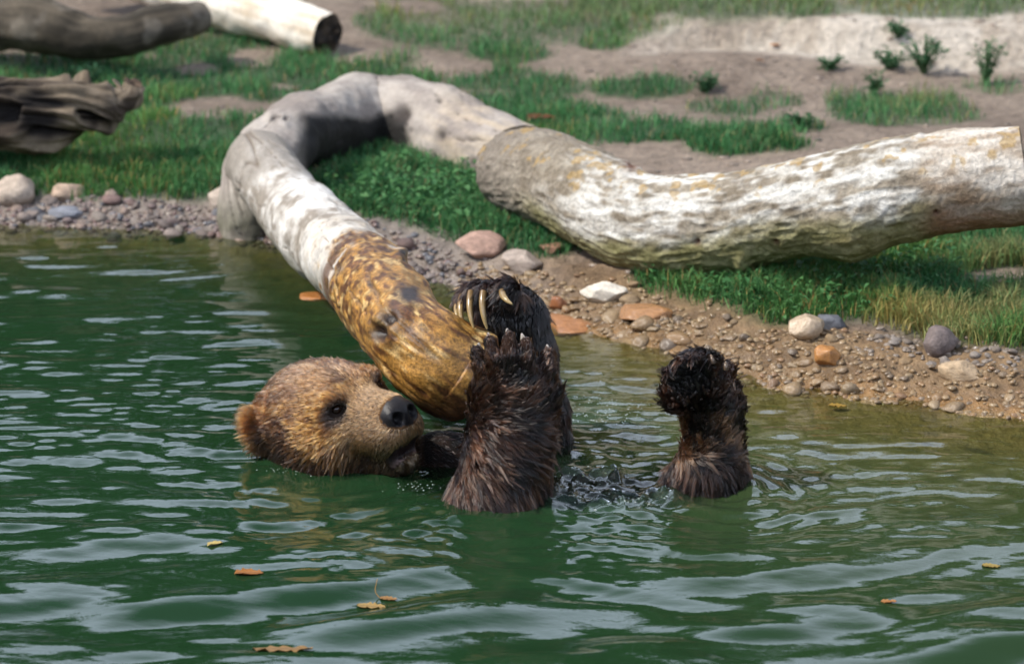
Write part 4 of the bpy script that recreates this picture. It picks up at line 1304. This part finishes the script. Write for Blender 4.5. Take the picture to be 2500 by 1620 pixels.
def leaf_cards(P, size, tilt, col, seed, slim=0.45):
    """small folded leaves: two triangles either side of a midrib"""
    g = np.random.default_rng(seed)
    n = len(P)
    an = g.uniform(0, 6.283, n)
    d = np.stack([np.cos(an), np.sin(an), tilt], 1); d /= np.linalg.norm(d, axis=1)[:, None]
    sdv = np.stack([-np.sin(an), np.cos(an), g.normal(0, 0.3, n)], 1)
    sz = size[:, None]
    mid = P + d * sz * 0.5
    lift = np.array([0, 0, 0.18]) * sz
    V = np.stack([P, mid + sdv * sz * slim * 0.5 + lift, P + d * sz, mid - sdv * sz * slim * 0.5 + lift, mid], 1).reshape(-1, 3)
    b = (np.arange(n) * 5)[:, None]
    return V, [np.concatenate([b + np.array([[0, 4, 1]]), b + np.array([[1, 4, 2]]), b + np.array([[2, 4, 3]]), b + np.array([[3, 4, 0]])])], np.repeat(col, 5, 0)
P = sample_ground(60000, -0.6, 1.7, 8.2, 9.9)
px, py = PX(P)
w = np.exp(-((px - 1040) / 220) ** 2 - ((py - 500) / 60) ** 2) + 0.7 * np.exp(-((px - 2050) / 260) ** 2 - ((py - 690) / 70) ** 2) + 0.5 * np.exp(-((px - 1750) / 160) ** 2 - ((py - 720) / 50) ** 2)
P = P[rng.random(len(P)) < w * 0.5 * (grass_amount(P) > 0.3)]
n = len(P)
P[:, 2] += rng.uniform(0.005, 0.055, n)
col = mix((0.035, 0.13, 0.04), (0.10, 0.24, 0.08), rng.random(n)) 
V, F, C = leaf_cards(P, rng.uniform(0.012, 0.030, n), rng.uniform(-0.4, 0.7, n), col, 511)
tag(build('ground_cover', V, F, m_leaf, color=C), 'low broad leafy ground cover among the grass under the logs', 'plants', kind='stuff')

m_stem = attr_mat('weed_stem', rough=0.7, detail=80, contrast=(0.8, 1.2), bump=0)
def weed(label, px, py, h_px, spread, n_stem, seed, col=(0.045, 0.12, 0.05)):
    g = np.random.default_rng(seed)
    base = ground_at(px, py)
    hgt = h_px * MPP(base[1])
    root = tag(empty('weed_plant', base), label, 'plant', 'weeds on the bare sand')
    LP, stems = [], []
    for k in range(n_stem):
        an, le = g.uniform(0, 6.283), g.uniform(0.3, 1.0) * spread
        tip = base + np.array([math.cos(an) * le * hgt, math.sin(an) * le * hgt, hgt * g.uniform(0.55, 1.0)])
        mid = (base + tip) / 2 + np.array([0, 0, 0.12 * hgt])
        tb = tube([(*(base + np.array([0, 0, -0.01])), 0.0022), (*mid, 0.0018), (*tip, 0.0008)], 8, 5)
        stems.append((tb['V'], tb['F']))
        q = g.uniform(0.2, 1, 15)[:, None]
        LP.append(base * (1 - q) ** 2 + 2 * mid * q * (1 - q) + tip * q * q)
    V, F = join(stems)
    build('stem', V, F, m_stem, root, color=(0.07, 0.12, 0.05))
    LP = np.concatenate(LP); n = len(LP)
    V, F, C = leaf_cards(LP + g.normal(0, 0.006, (n, 3)), g.uniform(0.010, 0.026, n), g.uniform(-0.3, 0.9, n), np.array(col)[None] * g.uniform(0.6, 1.5, (n, 1)), seed + 1, 0.4)
    tag(build('leaves', V, F, m_leaf, root, color=C), kind='stuff')
weed('bushy dark green weed casting a shadow below the pale sand step', 2255, 180, 92, 0.85, 20, 521, (0.05, 0.14, 0.06))
weed('low spreading weed just beside the bushy dark weed', 2170, 168, 46, 1.4, 14, 523)
weed('tall loose weed with thin stalks on the sand', 2405, 208, 112, 0.5, 16, 525, (0.06, 0.14, 0.06))
weed('small weed growing on the face of the pale sand step', 2195, 92, 34, 0.8, 9, 527)
weed('small flat weed alone on the brown sand mound', 2030, 172, 26, 1.5, 8, 529)
weed('upright weed rising from the yellowish grass patch', 2135, 235, 56, 0.5, 9, 531)
weed('small weed sprig near the top of the bark log', 1960, 312, 34, 1.2, 7, 533)
weed('dark weed tuft among the grass behind the bark log', 1720, 225, 46, 1.1, 12, 535)
weed('leafy pale weed in front of the dark shaded log', 385, 112, 46, 0.6, 6, 537, (0.07, 0.17, 0.08))
weed('leafy weed between the splintered log and the dark shaded log', 215, 205, 50, 0.8, 7, 539, (0.05, 0.14, 0.07))

# ------------------------------------------------------------------ floating leaves, foam
def floating_leaf(label, px, py, w_px, col, seed, stalk=False, rz=0.0, curl=0.25, slim=1.0, name='floating_leaf', group='fallen leaves on the water'):
    g = np.random.default_rng(seed)
    c = WZ(px, py, 0.004)
    if name == 'floating_leaf':
        c[2] = wz[np.argmin((wx - c[0]) ** 2 + (wy - c[1]) ** 2)] + 0.002
    else:
        c = ground_at(px, py) + np.array([0, 0, 0.012])
    Lh = w_px * MPP(c[1]) / 2
    root = tag(empty(name, c), label, 'leaf', group)
    nu, nv = 15, 7
    u = np.linspace(-1, 1, nu); v = np.linspace(-1, 1, nv)
    U, Vv = np.meshgrid(u, v, indexing='ij')
    half = 0.46 * slim * np.sqrt(np.clip(1 - U ** 2, 0, 1)) * (1 - 0.25 * U) * (1 + 0.10 * np.sin(U * 14 + seed))
    X, Yv = U, Vv * half
    Z = curl * (Vv ** 2 * 0.4 + 0.3 * U ** 2) * half + 0.05 * g.normal(size=U.shape) * (np.abs(Vv) > 0.8) + 0.02
    A = np.stack([X * math.cos(rz) - Yv * math.sin(rz), X * math.sin(rz) + Yv * math.cos(rz), Z], -1) * Lh
    top = A.reshape(-1, 3) + c
    bot = top - np.array([0, 0, 0.0008])
    i = (np.arange(nu - 1)[:, None] * nv + np.arange(nv - 1)[None]).ravel()
    F = np.stack([i, i + 1, i + nv + 1, i + nv], 1)
    n = len(top)
    rib = np.abs(np.sin(U * 9 - np.abs(Vv) * 3)).reshape(-1, 1)
    cc = np.array(col)[None] * (0.75 + 0.35 * rib) * (1 - 0.35 * (np.abs(Vv).reshape(-1, 1) < 0.1))
    build('blade', np.concatenate([top, bot]), [np.concatenate([F[:, ::-1], F + n])], m_leaf, root, color=np.concatenate([cc, cc]))
    if stalk:
        e = top[(0) * nv + nv // 2]
        tb = tube([(*e, 0.0009), (*(e + np.array([-0.008, 0.004, 0.012])), 0.0008), (*(e + np.array([-0.004, 0.01, 0.034])), 0.0006)], 10, 6)
        build('stalk', tb['V'], tb['F'], m_stem, root, color=(0.40, 0.20, 0.05))
floating_leaf('broad yellow leaf floating on the open water before the bear', 906, 1466, 74, (0.40, 0.26, 0.09), 601, rz=-0.2)
floating_leaf('small orange leaf with an upright curved stalk', 948, 1448, 46, (0.36, 0.19, 0.06), 602, True, rz=-0.25)
floating_leaf('orange brown curled leaf floating below the head of the bear', 608, 1400, 72, (0.38, 0.16, 0.045), 603, rz=0.05, curl=0.6)
floating_leaf('crumpled pale yellow leaf with bright edges', 525, 1328, 42, (0.62, 0.48, 0.18), 604, rz=0.5, curl=1.0)
floating_leaf('long thin brown leaf floating on the open water', 690, 1580, 150, (0.30, 0.18, 0.075), 605, rz=0.0, curl=0.1, slim=0.4)
floating_leaf('small yellow leaf near the sandy shallows', 2420, 1372, 46, (0.36, 0.26, 0.07), 606, rz=-0.2)
floating_leaf('tiny orange leaf on the rippled water to the right', 2170, 1463, 40, (0.45, 0.20, 0.06), 607, rz=0.0)
floating_leaf('amber leaf by the wet shore behind the hind foot', 2045, 985, 48, (0.36, 0.22, 0.04), 608, rz=-0.2)

for lab, px, py, w_, col, rz_ in (('curled red brown dead leaf in the grass behind the driftwood trunk', 1320, 300, 70, (0.16, 0.06, 0.03), 0.1),
                                  ('orange dead leaf on the bare sand mound', 1893, 120, 26, (0.50, 0.20, 0.05), 0.3),
                                  ('small brown dead leaf below the orange one on the sand', 1854, 158, 24, (0.22, 0.11, 0.06), -0.4)):
    floating_leaf(lab, px, py, w_, col, 610 + px, False, rz_, 1.1, 1.0, 'dead_leaf', 'dead leaves on the bank')
V0, F0 = ico(1)
parts = []
for px, py, rx, ry, cnt, r0, r1 in ((1480, 1005, 110, 35, 110, 0.0006, 0.0022), (1500, 1222, 110, 16, 60, 0.0006, 0.0028), (1400, 1170, 60, 20, 25, 0.0006, 0.0025), (800, 1148, 130, 8, 90, 0.0007, 0.0018), (660, 1095, 50, 14, 50, 0.0007, 0.0018), (1010, 1185, 60, 14, 30, 0.0006, 0.002), (1200, 1245, 90, 6, 30, 0.0006, 0.002)):
    for _ in range(cnt):
        p = WZ(rng.normal(px, rx * 0.6), rng.normal(py, ry * 0.6), 0.0)
        k = np.argmin((wx - p[0]) ** 2 + (wy - p[1]) ** 2) if cnt > 50 else None
        p[2] = (wz[k] if k is not None else 0.001)
        r = rng.uniform(r0, r1)
        parts.append((V0 * np.array([r, r, r * 0.7]) + p, F0))
V, F = join(parts)
M = Mat('water_bubbles')
M.b.inputs['Base Color'].default_value = (0.75, 0.82, 0.78, 1)
M.b.inputs['Roughness'].default_value = 0.05
M.b.inputs['Transmission Weight'].default_value = 0.5
tag(build('bubbles', V, F, M.m), 'small bright bubbles and droplets on the churned water', 'foam', kind='stuff')

# ------------------------------------------------------------------ wood behind, mirrored in the pond, and unseen ring added to cut sky light
n = 110000
ang, rad_w = rng.uniform(0, 2 * math.pi, n), rng.uniform(17, 27, n)
x, y = rad_w * np.sin(ang), 7.0 + rad_w * np.cos(ang)
topz = 0.385 * rad_w + 1.2 * noise(np.stack([x, y], 1), 3.0, 701) + 0.9 * noise(np.stack([x, y], 1), 1.5, 702)
z = height(x, y) + topz * rng.random(n) ** 0.8
P = np.stack([x, y, z], 1)
gapn = fbm(P, 1.6, 2, 705)
P = P[gapn > -0.28]
n = len(P)
col = mix((0.018, 0.045, 0.014), (0.05, 0.10, 0.03), rng.random(n))
V, F, C = leaf_cards(P, rng.uniform(0.35, 0.8, n), rng.uniform(-0.6, 0.6, n), col, 707, 0.7)
tag(build('unseen_woods', V, F, m_leaf, color=C), 'unseen dense green wood all round the clearing, ring added to cut sky light', 'trees', kind='stuff')
